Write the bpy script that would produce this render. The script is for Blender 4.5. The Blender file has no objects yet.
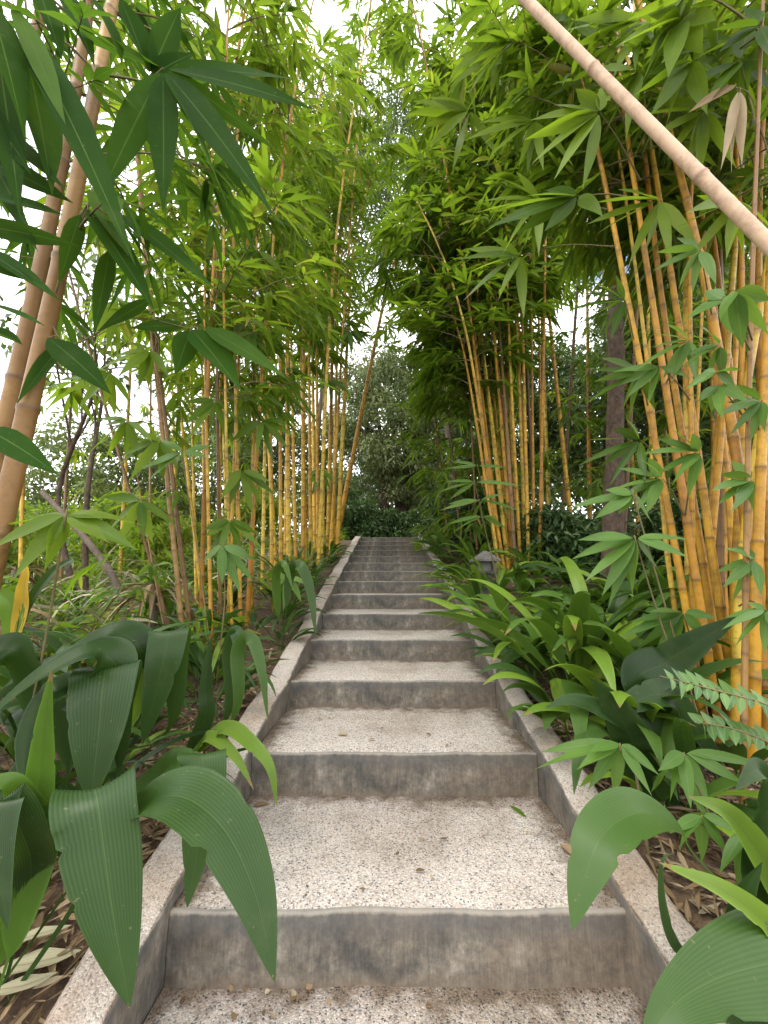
import bpy, math, random
import numpy as np

rng = np.random.default_rng(7)
random.seed(7)
SC = bpy.context.scene
COL = SC.collection
R = math.radians

# ------------------------------------------------------------------ camera
F, CX, HOR, EYE = 400.0, 388.0, 577.0, 1.30          # focal length in px, vanishing point, eye height
TH = math.atan((HOR - 512.0) / F)
CT, ST = math.cos(TH), math.sin(TH)
W_ST = 1.5
cam_d = bpy.data.cameras.new('camera')
cam_d.sensor_fit = 'VERTICAL'
cam_d.sensor_height = 24
cam_d.lens = F / 1024 * 24
cam_d.shift_x = -(CX - 384) / 1024
cam_d.clip_start = 0.02
cam_d.clip_end = 2000
cam = bpy.data.objects.new('camera', cam_d)
COL.objects.link(cam)
cam.location = (0, 0, EYE)
cam.rotation_euler = (R(90) + TH, 0, 0)
SC.camera = cam


def ray(px, py):
    x, u = (px - CX) / F, -(py - 512.0) / F
    return np.array([x, CT - u * ST, ST + u * CT])      # per unit of axis depth


def at(px, py, D):
    """the point of the place seen at (px, py), D metres ahead along y"""
    r = ray(px, py)
    return np.array([0, 0, EYE]) + r * (D / r[1])


def norm(v):
    v = np.asarray(v, float)
    return v / (np.linalg.norm(v, axis=-1, keepdims=True) + 1e-9)


# ------------------------------------------------------------------ materials
def mat(name):
    m = bpy.data.materials.new(name)
    m.use_nodes = True
    nt = m.node_tree
    nt.nodes.clear()
    return m, nt


def N(nt, t, **kw):
    n = nt.nodes.new(t)
    for k, v in kw.items():
        if k.startswith('i_'):
            key = k[2:]
            key = int(key) if key.isdigit() else key.replace('_', ' ')
            n.inputs[key].default_value = v
        else:
            setattr(n, k, v)
    return n


def ramp(nt, src, stops, interp='LINEAR'):
    r = N(nt, 'ShaderNodeValToRGB')
    r.color_ramp.interpolation = interp
    e = r.color_ramp.elements
    while len(e) < len(stops):
        e.new(0.5)
    for el, (p, c) in zip(e, stops):
        el.position = p
        el.color = (*c, 1) if len(c) == 3 else c
    nt.links.new(src, r.inputs[0])
    return r.outputs[0]


def mixc(nt, fac, a, b, mode='MIX'):
    m = N(nt, 'ShaderNodeMix', data_type='RGBA', blend_type=mode)
    for sock, v in ((m.inputs[0], fac), (m.inputs[6], a), (m.inputs[7], b)):
        if hasattr(v, 'is_linked'):
            nt.links.new(v, sock)
        else:
            sock.default_value = v if isinstance(v, (int, float)) else (*v, 1)
    return m.outputs[2]


def math_n(nt, op, a, b=0.0, c=None):
    m = N(nt, 'ShaderNodeMath', operation=op)
    for k, v in enumerate((a, b, c)):
        if v is None:
            continue
        if hasattr(v, 'is_linked'):
            nt.links.new(v, m.inputs[k])
        else:
            m.inputs[k].default_value = v
    return m.outputs[0]


def leaf_mat(name, stops, trans, tr_fac=0.42, rough=0.42, rib=(0.25, 0.33, 0.10), spec=0.35, veins=0, rib_w=0.07, dry=0.0, tipdry=0.0):
    m, nt = mat(name)
    L = nt.links.new
    rn = N(nt, 'ShaderNodeAttribute', attribute_name='rnd').outputs['Fac']
    u = N(nt, 'ShaderNodeAttribute', attribute_name='u').outputs['Fac']
    tc = N(nt, 'ShaderNodeTexCoord').outputs['Object']
    col = ramp(nt, rn, stops)
    nz = N(nt, 'ShaderNodeTexNoise', i_Scale=9.0, i_Detail=4.0)
    L(tc, nz.inputs['Vector'])
    col = mixc(nt, 0.30, col, ramp(nt, nz.outputs['Fac'], [(0.3, (0.35, 0.4, 0.3)), (0.7, (0.75, 0.7, 0.6))]), 'OVERLAY')
    au = math_n(nt, 'ABSOLUTE', u)
    if veins:
        w = math_n(nt, 'SINE', math_n(nt, 'MULTIPLY', u, veins * math.pi))
        w = math_n(nt, 'MULTIPLY_ADD', w, 0.5, 0.5)
        col = mixc(nt, math_n(nt, 'MULTIPLY', w, 0.30), col, rib)
    if dry:
        nz2 = N(nt, 'ShaderNodeTexNoise', i_Scale=3.0, i_Detail=6.0, i_Roughness=0.7)
        L(tc, nz2.inputs['Vector'])
        s = math_n(nt, 'MULTIPLY_ADD', au, 0.16, nz2.outputs['Fac'])
        col = mixc(nt, ramp(nt, s, [(0.80, (0, 0, 0)), (0.86, (1, 1, 1))]), col, (0.22, 0.15, 0.05))
    if tipdry:
        al = N(nt, 'ShaderNodeAttribute', attribute_name='node').outputs['Fac']
        nz3 = N(nt, 'ShaderNodeTexNoise', i_Scale=22.0, i_Detail=5.0, i_Roughness=0.65)
        L(tc, nz3.inputs['Vector'])
        e = math_n(nt, 'ADD', math_n(nt, 'MULTIPLY_ADD', nz3.outputs['Fac'], 0.35, al), math_n(nt, 'MULTIPLY', rn, 0.10))
        col = mixc(nt, math_n(nt, 'GREATER_THAN', e, tipdry), col, (0.24, 0.15, 0.06))
        nz4 = N(nt, 'ShaderNodeTexNoise', i_Scale=75.0, i_Detail=2.0)
        L(tc, nz4.inputs['Vector'])
        col = mixc(nt, ramp(nt, nz4.outputs['Fac'], [(0.70, (0, 0, 0)), (0.76, (0.55, 0.55, 0.55))]), col, (0.17, 0.17, 0.07))
        nz5 = N(nt, 'ShaderNodeTexNoise', i_Scale=5.0, i_Detail=8.0, i_Roughness=0.7)
        L(tc, nz5.inputs['Vector'])
        col = mixc(nt, ramp(nt, nz5.outputs['Fac'], [(0.55, (0, 0, 0)), (0.75, (0.30, 0.30, 0.30))]), col, (0.13, 0.15, 0.07))
    mid = math_n(nt, 'LESS_THAN', au, rib_w)
    col = mixc(nt, math_n(nt, 'MULTIPLY', mid, 0.6), col, rib)
    p = N(nt, 'ShaderNodeBsdfPrincipled')
    p.inputs['Roughness'].default_value = rough
    p.inputs['Specular IOR Level'].default_value = spec
    L(col, p.inputs['Base Color'])
    t = N(nt, 'ShaderNodeBsdfTranslucent')
    tcol = mixc(nt, 0.55, col, trans)
    tcol = mixc(nt, 1.0, tcol, ramp(nt, rn, [(0, (0.75, 0.8, 0.8)), (1, (1.15, 1.1, 0.9))]), 'MULTIPLY')
    L(tcol, t.inputs['Color'])
    mx = N(nt, 'ShaderNodeMixShader', i_0=tr_fac)
    L(p.outputs[0], mx.inputs[1])
    L(t.outputs[0], mx.inputs[2])
    o = N(nt, 'ShaderNodeOutputMaterial')
    L(mx.outputs[0], o.inputs[0])
    return m


M_BAM = leaf_mat('bamboo_leaf', [(0, (0.026, 0.066, 0.008)), (0.5, (0.060, 0.128, 0.012)), (0.93, (0.14, 0.215, 0.018)), (1, (0.26, 0.22, 0.05))], (0.34, 0.52, 0.03), tr_fac=0.5, spec=0.25, rib=(0.16, 0.24, 0.06), rib_w=0.05)
M_BAMD = leaf_mat('deep_green_bamboo_leaf', [(0, (0.016, 0.046, 0.010)), (0.6, (0.030, 0.080, 0.014)), (1, (0.08, 0.15, 0.03))], (0.17, 0.34, 0.02), tr_fac=0.45, spec=0.02, rough=0.6, tipdry=1.27, rib=(0.12, 0.20, 0.05), rib_w=0.045)
M_BAML = leaf_mat('fresh_bamboo_leaf', [(0, (0.050, 0.118, 0.022)), (0.6, (0.088, 0.175, 0.036)), (1, (0.15, 0.25, 0.06))], (0.30, 0.50, 0.05), tr_fac=0.4, spec=0.25, rib=(0.18, 0.28, 0.08), rib_w=0.04, tipdry=1.26)
M_PG = leaf_mat('pleated_leaf', [(0, (0.010, 0.030, 0.008)), (0.5, (0.019, 0.050, 0.010)), (0.72, (0.042, 0.092, 0.017)), (0.9, (0.080, 0.165, 0.018)), (1, (0.16, 0.26, 0.025))], (0.16, 0.32, 0.02), tr_fac=0.26, rough=0.40, rib=(0.075, 0.130, 0.035), spec=0.27, veins=19, dry=1, rib_w=0.014, tipdry=1.25)
M_DRY = leaf_mat('dry_leaf', [(0, (0.075, 0.045, 0.026)), (0.4, (0.16, 0.105, 0.06)), (0.75, (0.27, 0.195, 0.12)), (1, (0.36, 0.31, 0.22))], (0.4, 0.25, 0.08), tr_fac=0.15, rough=0.7, rib=(0.35, 0.26, 0.14), spec=0.15)
M_DRYP = leaf_mat('bleached_dry_leaf', [(0, (0.26, 0.24, 0.15)), (1, (0.40, 0.38, 0.27))], (0.4, 0.3, 0.12), tr_fac=0.1, rough=0.65, rib=(0.16, 0.13, 0.08), spec=0.2, veins=9)
M_YEL = leaf_mat('yellow_leaf', [(0, (0.45, 0.28, 0.03)), (1, (0.55, 0.42, 0.06))], (0.7, 0.42, 0.03), tr_fac=0.35, dry=1)
M_TREE = leaf_mat('tree_leaf', [(0, (0.035, 0.075, 0.020)), (0.6, (0.065, 0.120, 0.030)), (1, (0.13, 0.17, 0.05))], (0.20, 0.30, 0.06), tr_fac=0.30)
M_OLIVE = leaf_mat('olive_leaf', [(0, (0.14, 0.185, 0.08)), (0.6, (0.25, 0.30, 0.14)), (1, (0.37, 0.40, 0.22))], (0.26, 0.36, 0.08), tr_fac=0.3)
M_SHRUB = leaf_mat('shrub_leaf', [(0, (0.030, 0.065, 0.020)), (0.6, (0.055, 0.105, 0.032)), (1, (0.10, 0.16, 0.05))], (0.10, 0.20, 0.04), tr_fac=0.2)
M_FERN = leaf_mat('grey_green_leaflet', [(0, (0.05, 0.115, 0.03)), (1, (0.11, 0.20, 0.06))], (0.2, 0.36, 0.06), tr_fac=0.25)


def wood_mat(name, c0, c1, scale=(14, 14, 4), bump=0.3, rough=0.85):
    m, nt = mat(name)
    L = nt.links.new
    tc = N(nt, 'ShaderNodeTexCoord').outputs['Object']
    mp = N(nt, 'ShaderNodeMapping')
    mp.inputs['Scale'].default_value = scale
    L(tc, mp.inputs[0])
    nz = N(nt, 'ShaderNodeTexNoise', i_Scale=1.0, i_Detail=7.0, i_Roughness=0.65)
    L(mp.outputs[0], nz.inputs['Vector'])
    n2 = N(nt, 'ShaderNodeTexNoise', i_Scale=2.2, i_Detail=5.0)
    L(tc, n2.inputs['Vector'])
    col = ramp(nt, nz.outputs['Fac'], [(0.3, c0), (0.7, c1)])
    col = mixc(nt, ramp(nt, n2.outputs['Fac'], [(0.58, (0, 0, 0)), (0.68, (0.5, 0.5, 0.5))]), col, (0.15, 0.135, 0.10))
    p = N(nt, 'ShaderNodeBsdfPrincipled', i_Roughness=rough)
    L(col, p.inputs['Base Color'])
    b = N(nt, 'ShaderNodeBump', i_Strength=bump, i_Distance=0.05)
    L(nz.outputs['Fac'], b.inputs['Height'])
    L(b.outputs[0], p.inputs['Normal'])
    o = N(nt, 'ShaderNodeOutputMaterial')
    L(p.outputs[0], o.inputs[0])
    return m


M_BARK = wood_mat('dark_bark', (0.030, 0.018, 0.011), (0.115, 0.074, 0.046), (16, 16, 9), 0.9)
M_BARKG = wood_mat('grey_bark', (0.05, 0.038, 0.027), (0.17, 0.13, 0.09))
M_TWIG = wood_mat('twig', (0.10, 0.09, 0.03), (0.20, 0.16, 0.07), bump=0)


def culm_mat(name, stops, stripe, stripe_amt, ring=(0.10, 0.055, 0.025), rough=0.34, dirt=(0.19, 0.105, 0.03), blotch=0.55):
    m, nt = mat(name)
    L = nt.links.new
    rn = N(nt, 'ShaderNodeAttribute', attribute_name='rnd').outputs['Fac']
    u = N(nt, 'ShaderNodeAttribute', attribute_name='u').outputs['Fac']
    nd = N(nt, 'ShaderNodeAttribute', attribute_name='node').outputs['Fac']
    tc = N(nt, 'ShaderNodeTexCoord').outputs['Object']
    col = ramp(nt, rn, stops)
    # fine lengthwise fibre + green stripes of the internodes
    comb = N(nt, 'ShaderNodeCombineXYZ')
    L(math_n(nt, 'MULTIPLY', u, 15.0), comb.inputs[0])
    L(math_n(nt, 'MULTIPLY', rn, 37.0), comb.inputs[1])
    nz = N(nt, 'ShaderNodeTexNoise', i_Scale=1.0, i_Detail=3.0)
    L(comb.outputs[0], nz.inputs['Vector'])
    st = ramp(nt, nz.outputs['Fac'], [(0.60, (0, 0, 0)), (0.66, (stripe_amt,) * 3)])
    col = mixc(nt, st, col, stripe)
    n2 = N(nt, 'ShaderNodeTexNoise', i_Scale=11.0, i_Detail=8.0, i_Roughness=0.7)
    L(tc, n2.inputs['Vector'])
    col = mixc(nt, ramp(nt, n2.outputs['Fac'], [(0.46, (0, 0, 0)), (0.66, (0.8, 0.8, 0.8))]), col, dirt)
    n6 = N(nt, 'ShaderNodeTexNoise', i_Scale=2.6, i_Detail=9.0, i_Roughness=0.75)
    L(tc, n6.inputs['Vector'])
    col = mixc(nt, ramp(nt, n6.outputs['Fac'], [(0.52, (0, 0, 0)), (0.64, (blotch,) * 3)]), col, tuple(c * 0.4 for c in dirt))
    col = mixc(nt, ramp(nt, n6.outputs['Fac'], [(0.30, (0.35, 0.35, 0.35)), (0.42, (0, 0, 0))]), col, tuple(min(0.7, c * 1.15) for c in stops[-1][1]))
    col = mixc(nt, math_n(nt, 'MULTIPLY', nd, 0.7), col, ring)
    p = N(nt, 'ShaderNodeBsdfPrincipled')
    L(math_n(nt, 'MULTIPLY_ADD', n2.outputs['Fac'], 0.5, rough - 0.16), p.inputs['Roughness'])
    p.inputs['Specular IOR Level'].default_value = 0.4
    L(col, p.inputs['Base Color'])
    b = N(nt, 'ShaderNodeBump', i_Strength=0.15, i_Distance=0.004)
    L(n2.outputs['Fac'], b.inputs['Height'])
    L(b.outputs[0], p.inputs['Normal'])
    o = N(nt, 'ShaderNodeOutputMaterial')
    L(p.outputs[0], o.inputs[0])
    return m


M_GOLD = culm_mat('golden_culm', [(0, (0.36, 0.155, 0.008)), (0.5, (0.50, 0.255, 0.013)), (0.85, (0.57, 0.335, 0.025)), (1, (0.52, 0.36, 0.04))], (0.18, 0.20, 0.03), 0.5)
M_YELC = culm_mat('yellow_culm', [(0, (0.48, 0.245, 0.016)), (0.6, (0.60, 0.365, 0.028)), (1, (0.60, 0.43, 0.05))], (0.25, 0.27, 0.05), 0.4)
M_TAN = culm_mat('tan_culm', [(0, (0.19, 0.10, 0.030)), (0.6, (0.30, 0.165, 0.050)), (1, (0.40, 0.24, 0.085))], (0.28, 0.15, 0.06), 0.5, ring=(0.09, 0.055, 0.032), rough=0.42, blotch=0.85)
M_PINK = culm_mat('weathered_culm', [(0, (0.46, 0.31, 0.20)), (1, (0.54, 0.38, 0.25))], (0.36, 0.22, 0.13), 0.5, ring=(0.24, 0.14, 0.09), rough=0.5, dirt=(0.30, 0.20, 0.13))
M_BROWN = culm_mat('brown_culm', [(0, (0.10, 0.055, 0.024)), (0.6, (0.20, 0.11, 0.04)), (1, (0.30, 0.175, 0.06))], (0.10, 0.07, 0.03), 0.5)


def concrete(name, kind):
    m, nt = mat(name)
    L = nt.links.new
    tc = N(nt, 'ShaderNodeTexCoord').outputs['Object']
    p = N(nt, 'ShaderNodeBsdfPrincipled')
    o = N(nt, 'ShaderNodeOutputMaterial')
    big = N(nt, 'ShaderNodeTexNoise', i_Scale=2.3, i_Detail=6.0, i_Roughness=0.6)
    L(tc, big.inputs['Vector'])
    bump = N(nt, 'ShaderNodeBump')
    if kind in ('tread', 'kerb'):
        wob = N(nt, 'ShaderNodeTexNoise', i_Scale=60.0, i_Detail=2.0)
        L(tc, wob.inputs['Vector'])
        wv = N(nt, 'ShaderNodeVectorMath', operation='SCALE')
        L(wob.outputs['Color'], wv.inputs[0])
        wv.inputs[3].default_value = 0.012
        ad = N(nt, 'ShaderNodeVectorMath', operation='ADD')
        L(tc, ad.inputs[0])
        L(wv.outputs[0], ad.inputs[1])
        v = N(nt, 'ShaderNodeTexVoronoi', i_Scale=165.0, i_Randomness=1.0)
        L(ad.outputs[0], v.inputs['Vector'])
        sep = N(nt, 'ShaderNodeSeparateColor')
        L(v.outputs['Color'], sep.inputs[0])
        peb = ramp(nt, sep.outputs[0], [(0, (0.06, 0.06, 0.065)), (0.07, (0.13, 0.12, 0.12)), (0.14, (0.28, 0.245, 0.22)), (0.24, (0.41, 0.36, 0.32)),
                                        (0.5, (0.57, 0.515, 0.46)), (0.8, (0.66, 0.61, 0.55)), (0.93, (0.47, 0.36, 0.28))], 'LINEAR')
        v2 = N(nt, 'ShaderNodeTexVoronoi', i_Scale=78.0, i_Randomness=1.0)
        L(ad.outputs[0], v2.inputs['Vector'])
        sep2 = N(nt, 'ShaderNodeSeparateColor')
        L(v2.outputs['Color'], sep2.inputs[0])
        darkp = math_n(nt, 'MULTIPLY', math_n(nt, 'LESS_THAN', v2.outputs['Distance'], 0.32), math_n(nt, 'LESS_THAN', sep2.outputs[1], 0.17))
        peb = mixc(nt, math_n(nt, 'MULTIPLY', darkp, 0.8), peb, (0.06, 0.058, 0.062))
        edge = ramp(nt, v.outputs['Distance'], [(0.45, (0, 0, 0)), (0.8, (1, 1, 1))])
        col = mixc(nt, edge, peb, (0.40, 0.355, 0.312))
        if kind == 'kerb':
            col = mixc(nt, 0.40, col, (0.44, 0.385, 0.33))
        stain = ramp(nt, big.outputs['Fac'], [(0.40, (0, 0, 0)), (0.68, (1, 1, 1))])
        col = mixc(nt, math_n(nt, 'MULTIPLY', stain, 0.55 if kind == 'tread' else 0.8), col, (0.60, 0.54, 0.48) if kind == 'tread' else (0.55, 0.44, 0.34), 'MULTIPLY')
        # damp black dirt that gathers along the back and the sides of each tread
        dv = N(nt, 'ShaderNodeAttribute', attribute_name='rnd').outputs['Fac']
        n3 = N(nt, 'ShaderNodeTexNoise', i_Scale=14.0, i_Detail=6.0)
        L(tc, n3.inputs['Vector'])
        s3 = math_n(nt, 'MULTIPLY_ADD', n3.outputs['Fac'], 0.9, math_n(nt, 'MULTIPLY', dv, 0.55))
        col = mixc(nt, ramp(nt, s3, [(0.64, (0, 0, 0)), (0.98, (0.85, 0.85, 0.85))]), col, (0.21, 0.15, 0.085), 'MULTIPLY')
        n7 = N(nt, 'ShaderNodeTexNoise', i_Scale=1.1, i_Detail=9.0, i_Roughness=0.68)
        L(tc, n7.inputs['Vector'])
        col = mixc(nt, ramp(nt, n7.outputs['Fac'], [(0.50, (0, 0, 0)), (0.66, (0.5, 0.5, 0.5))]), col, (0.50, 0.46, 0.38), 'MULTIPLY')
        L(math_n(nt, 'SUBTRACT', 1.0, v.outputs['Distance']), bump.inputs['Height'])
        bump.inputs['Strength'].default_value = 0.55
        bump.inputs['Distance'].default_value = 0.006
        p.inputs['Roughness'].default_value = 0.8
    else:
        mp = N(nt, 'ShaderNodeMapping')
        mp.inputs['Scale'].default_value = (5, 5, 3.5)
        L(tc, mp.inputs[0])
        sn = N(nt, 'ShaderNodeTexNoise', i_Scale=1.5, i_Detail=9.0, i_Roughness=0.72)
        L(mp.outputs[0], sn.inputs['Vector'])
        mp2 = N(nt, 'ShaderNodeMapping')
        mp2.inputs['Scale'].default_value = (60, 60, 3)
        L(tc, mp2.inputs[0])
        fine = N(nt, 'ShaderNodeTexNoise', i_Scale=2.5, i_Detail=6.0, i_Roughness=0.7)
        L(mp2.outputs[0], fine.inputs['Vector'])
        col = ramp(nt, sn.outputs['Fac'], [(0.34, (0.038, 0.036, 0.032)), (0.46, (0.085, 0.078, 0.066)), (0.56, (0.145, 0.128, 0.102)), (0.68, (0.25, 0.225, 0.19))])
        br = ramp(nt, big.outputs['Fac'], [(0.42, (0, 0, 0)), (0.60, (0.6, 0.6, 0.6))])
        col = mixc(nt, br, col, (0.165, 0.128, 0.092))
        gr = N(nt, 'ShaderNodeTexNoise', i_Scale=34.0, i_Detail=10.0, i_Roughness=0.78)
        L(tc, gr.inputs['Vector'])
        col = mixc(nt, 0.42, col, ramp(nt, gr.outputs['Fac'], [(0.36, (0.16, 0.16, 0.16)), (0.64, (0.84, 0.82, 0.78))]), 'OVERLAY')
        col = mixc(nt, 0.40, col, ramp(nt, fine.outputs['Fac'], [(0.3, (0.22, 0.22, 0.22)), (0.7, (0.8, 0.8, 0.8))]), 'OVERLAY')
        # bottom splash of brown dirt, worn pale nose
        dv = N(nt, 'ShaderNodeAttribute', attribute_name='rnd').outputs['Fac']       # 0 foot .. 1 nose
        wv = math_n(nt, 'ADD', dv, math_n(nt, 'MULTIPLY_ADD', sn.outputs['Fac'], 0.10, -0.05))
        dk = ramp(nt, wv, [(0.0, (1, 1, 1)), (0.10, (0.4, 0.4, 0.4)), (0.3, (0, 0, 0))])
        col = mixc(nt, math_n(nt, 'MULTIPLY', dk, 0.55), col, (0.26, 0.17, 0.10))
        dk2 = ramp(nt, wv, [(0.62, (0, 0, 0)), (0.85, (1, 1, 1)), (0.945, (1, 1, 1)), (0.955, (0, 0, 0))])
        col = mixc(nt, math_n(nt, 'MULTIPLY', dk2, 0.5), col, (0.075, 0.075, 0.072))
        wn = ramp(nt, wv, [(0.95, (0, 0, 0)), (0.985, (1, 1, 1))])
        col = mixc(nt, math_n(nt, 'MULTIPLY', wn, 0.45), col, (0.33, 0.30, 0.26))
        L(fine.outputs['Fac'], bump.inputs['Height'])
        bump.inputs['Strength'].default_value = 0.25
        bump.inputs['Distance'].default_value = 0.004
        p.inputs['Roughness'].default_value = 0.72
    L(col, p.inputs['Base Color'])
    L(bump.outputs[0], p.inputs['Normal'])
    L(p.outputs[0], o.inputs[0])
    return m


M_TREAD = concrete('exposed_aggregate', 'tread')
M_KERB = concrete('kerb_aggregate', 'kerb')
M_RISER = concrete('stained_render', 'riser')


def soil_mat():
    m, nt = mat('soil')
    L = nt.links.new
    tc = N(nt, 'ShaderNodeTexCoord').outputs['Object']
    n1 = N(nt, 'ShaderNodeTexNoise', i_Scale=18.0, i_Detail=9.0, i_Roughness=0.7)
    L(tc, n1.inputs['Vector'])
    v = N(nt, 'ShaderNodeTexVoronoi', i_Scale=38.0)
    L(tc, v.inputs['Vector'])
    col = ramp(nt, n1.outputs['Fac'], [(0.3, (0.035, 0.022, 0.014)), (0.5, (0.085, 0.052, 0.031)), (0.7, (0.19, 0.125, 0.075))])
    sep = N(nt, 'ShaderNodeSeparateColor')
    L(v.outputs['Color'], sep.inputs[0])
    col = mixc(nt, math_n(nt, 'MULTIPLY', sep.outputs[0], 0.4), col, (0.20, 0.13, 0.075))
    p = N(nt, 'ShaderNodeBsdfPrincipled', i_Roughness=0.95)
    L(col, p.inputs['Base Color'])
    b = N(nt, 'ShaderNodeBump', i_Strength=0.8, i_Distance=0.03)
    L(n1.outputs['Fac'], b.inputs['Height'])
    L(b.outputs[0], p.inputs['Normal'])
    o = N(nt, 'ShaderNodeOutputMaterial')
    L(p.outputs[0], o.inputs[0])
    return m


M_SOIL = soil_mat()


# ------------------------------------------------------------------ mesh builder
class Acc:
    """collects quads (with attributes) and links them as ONE mesh object"""

    def __init__(s):
        s.v, s.f, s.m, s.a, s.u, s.nd, s.n = [], [], [], [], [], [], 0

    def add(s, v, f, m=0, rnd=0.5, u=0.0, node=0.0):
        v = np.asarray(v, float).reshape(-1, 3)
        f = np.asarray(f, int).reshape(-1, 4)
        s.v.append(v)
        s.f.append(f + s.n)
        s.m.append(np.broadcast_to(np.asarray(m), (len(f),)))
        for lst, val in ((s.a, rnd), (s.u, u), (s.nd, node)):
            lst.append(np.broadcast_to(np.asarray(val, float), (len(v),)))
        s.n += len(v)

    def build(s, name, mats, parent=None, smooth=True):
        me = bpy.data.meshes.new(name)
        v = np.concatenate(s.v)
        if parent is not None:
            base = np.zeros(3)
            p = parent
            while p is not None:
                base = base + np.array(p.location)
                p = p.parent
            v = v - base
        f = np.concatenate(s.f)
        me.vertices.add(len(v))
        me.vertices.foreach_set('co', v.astype(np.float32).ravel())
        me.loops.add(len(f) * 4)
        me.loops.foreach_set('vertex_index', f.astype(np.int32).ravel())
        me.polygons.add(len(f))
        me.polygons.foreach_set('loop_start', np.arange(0, len(f) * 4, 4, dtype=np.int32))
        me.polygons.foreach_set('material_index', np.concatenate(s.m).astype(np.int32))
        me.polygons.foreach_set('use_smooth', np.full(len(f), smooth))
        me.update(calc_edges=True)
        for nm, lst in (('rnd', s.a), ('u', s.u), ('node', s.nd)):
            at_ = me.attributes.new(nm, 'FLOAT', 'POINT')
            at_.data.foreach_set('value', np.concatenate(lst).astype(np.float32))
        for m in (mats if isinstance(mats, (list, tuple)) else [mats]):
            me.materials.append(m)
        o = bpy.data.objects.new(name, me)
        COL.objects.link(o)
        if parent is not None:
            o.parent = parent
        return o

    # ---- pieces
    def box(s, x0, x1, y0, y1, z0, z1, m=0, rnd=0.5):
        v = [(x, y, z) for z in (z0, z1) for y in (y0, y1) for x in (x0, x1)]
        s.add(v, [(0, 2, 3, 1), (4, 5, 7, 6), (0, 1, 5, 4), (2, 6, 7, 3), (0, 4, 6, 2), (1, 3, 7, 5)], m, rnd)

    def tube(s, pts, rad, k=6, m=0, rnd=0.5, node=0.0, cap=True):
        pts = np.asarray(pts, float)
        n = len(pts)
        rad = np.broadcast_to(np.asarray(rad, float), (n,))
        tg = np.empty_like(pts)
        tg[1:-1] = pts[2:] - pts[:-2]
        tg[0] = pts[1] - pts[0]
        tg[-1] = pts[-1] - pts[-2]
        tg = norm(tg)
        ref = np.array([1.0, 0.13, 0.07]) if abs(tg[0][0]) < 0.8 else np.array([0.1, 1.0, 0.1])
        b1 = norm(np.cross(tg, ref))
        b2 = np.cross(tg, b1)
        a = np.arange(k) * 2 * math.pi / k
        ring = (np.cos(a)[None, :, None] * b1[:, None] + np.sin(a)[None, :, None] * b2[:, None]) * rad[:, None, None] + pts[:, None]
        v = ring.reshape(-1, 3)
        i = np.arange(n - 1)[:, None] * k
        j = np.arange(k)[None]
        j2 = (j + 1) % k
        f = np.stack([i + j, i + j2, i + k + j2, i + k + j], -1).reshape(-1, 4)
        uu = np.tile(np.abs(np.arange(k) / k * 2 - 1), n)
        rr = np.repeat(np.broadcast_to(np.asarray(rnd, float), (n,)), k)
        nn = np.repeat(np.broadcast_to(np.asarray(node, float), (n,)), k)
        s.add(v, f, m, rr, uu, nn)
        if cap and k % 2 == 0:
            for r0 in (0, (n - 1) * k):
                fs = [(r0 + q, r0 + q + 1, r0 + k - 2 - q, r0 + k - 1 - q) for q in range(k // 2 - 1)]
                vv = v
                s.add(vv[r0:r0 + k], np.array(fs) - r0, m, rr[0], 0.5, nn[r0 if r0 else -1])

    def leaves(s, P, Dr, Nn, L, Wd, droop, fold, rnd, m=0, lod=1):
        P, Dr, Nn = np.asarray(P, float), norm(Dr), np.asarray(Nn, float)
        n = len(P)
        if n == 0:
            return
        if lod == 2:
            t = np.array([0, .06, .16, .30, .46, .62, .78, .90, 1.0])
            pf = np.array([.05, .38, .80, 1.0, .98, .80, .48, .20, .01])
        elif lod == 1:
            t = np.array([0, .12, .34, .66, 1.0])
            pf = np.array([.06, .70, 1.0, .70, .02])
        else:
            t = np.array([0, .36, 1.0])
            pf = np.array([.10, 1.0, .03])
        k = len(t)
        L = np.broadcast_to(np.asarray(L, float), (n,))
        Wd = np.broadcast_to(np.asarray(Wd, float), (n,))
        dr = np.broadcast_to(np.asarray(droop, float), (n,))
        fo = np.broadcast_to(np.asarray(fold, float), (n,))
        rn = np.broadcast_to(np.asarray(rnd, float), (n,))
        z = np.array([0, 0, 1.0])
        c = P[:, None] + L[:, None, None] * (Dr[:, None] * t[None, :, None] - z * (dr[:, None] * t[None] ** 2)[..., None])
        tg = norm(Dr[:, None] - 2 * z * (dr[:, None] * t[None])[..., None])
        sd = norm(np.cross(Dr, Nn))
        nr = np.cross(sd[:, None].repeat(k, 1), tg)
        hw = (Wd[:, None] * 0.5 * pf[None])[..., None]
        tw = (rng.normal(0, 0.55, n)[:, None] * t[None])[..., None]
        sd3 = sd[:, None] * np.cos(tw) + nr * np.sin(tw)
        nr = nr * np.cos(tw) - sd[:, None] * np.sin(tw)
        fo = fo * np.clip(1 + rng.normal(0, 0.5, n), 0.1, 2.2)
        lf = c - sd3 * hw + nr * hw * fo[:, None, None]
        rt = c + sd3 * hw + nr * hw * fo[:, None, None]
        v = np.stack([lf, c, rt], 2).reshape(-1, 3)
        b = (np.arange(n) * k * 3)[:, None, None]
        i = (np.arange(k - 1) * 3)[None, :, None]
        j = np.arange(2)[None, None]
        q = b + i + j
        f = np.stack([q, q + 1, q + 4, q + 3], -1).reshape(-1, 4)
        s.add(v, f, m, np.repeat(rn, k * 3), np.tile([-1.0, 0, 1.0], n * k), np.tile(np.repeat(t, 3), n))


def tag(o, label, cat, group=None, kind=None):
    if label:
        o['label'] = label
    if cat:
        o['category'] = cat
    if group:
        o['group'] = group
    if label or kind:
        o['kind'] = kind or 'thing'
    return o


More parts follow.
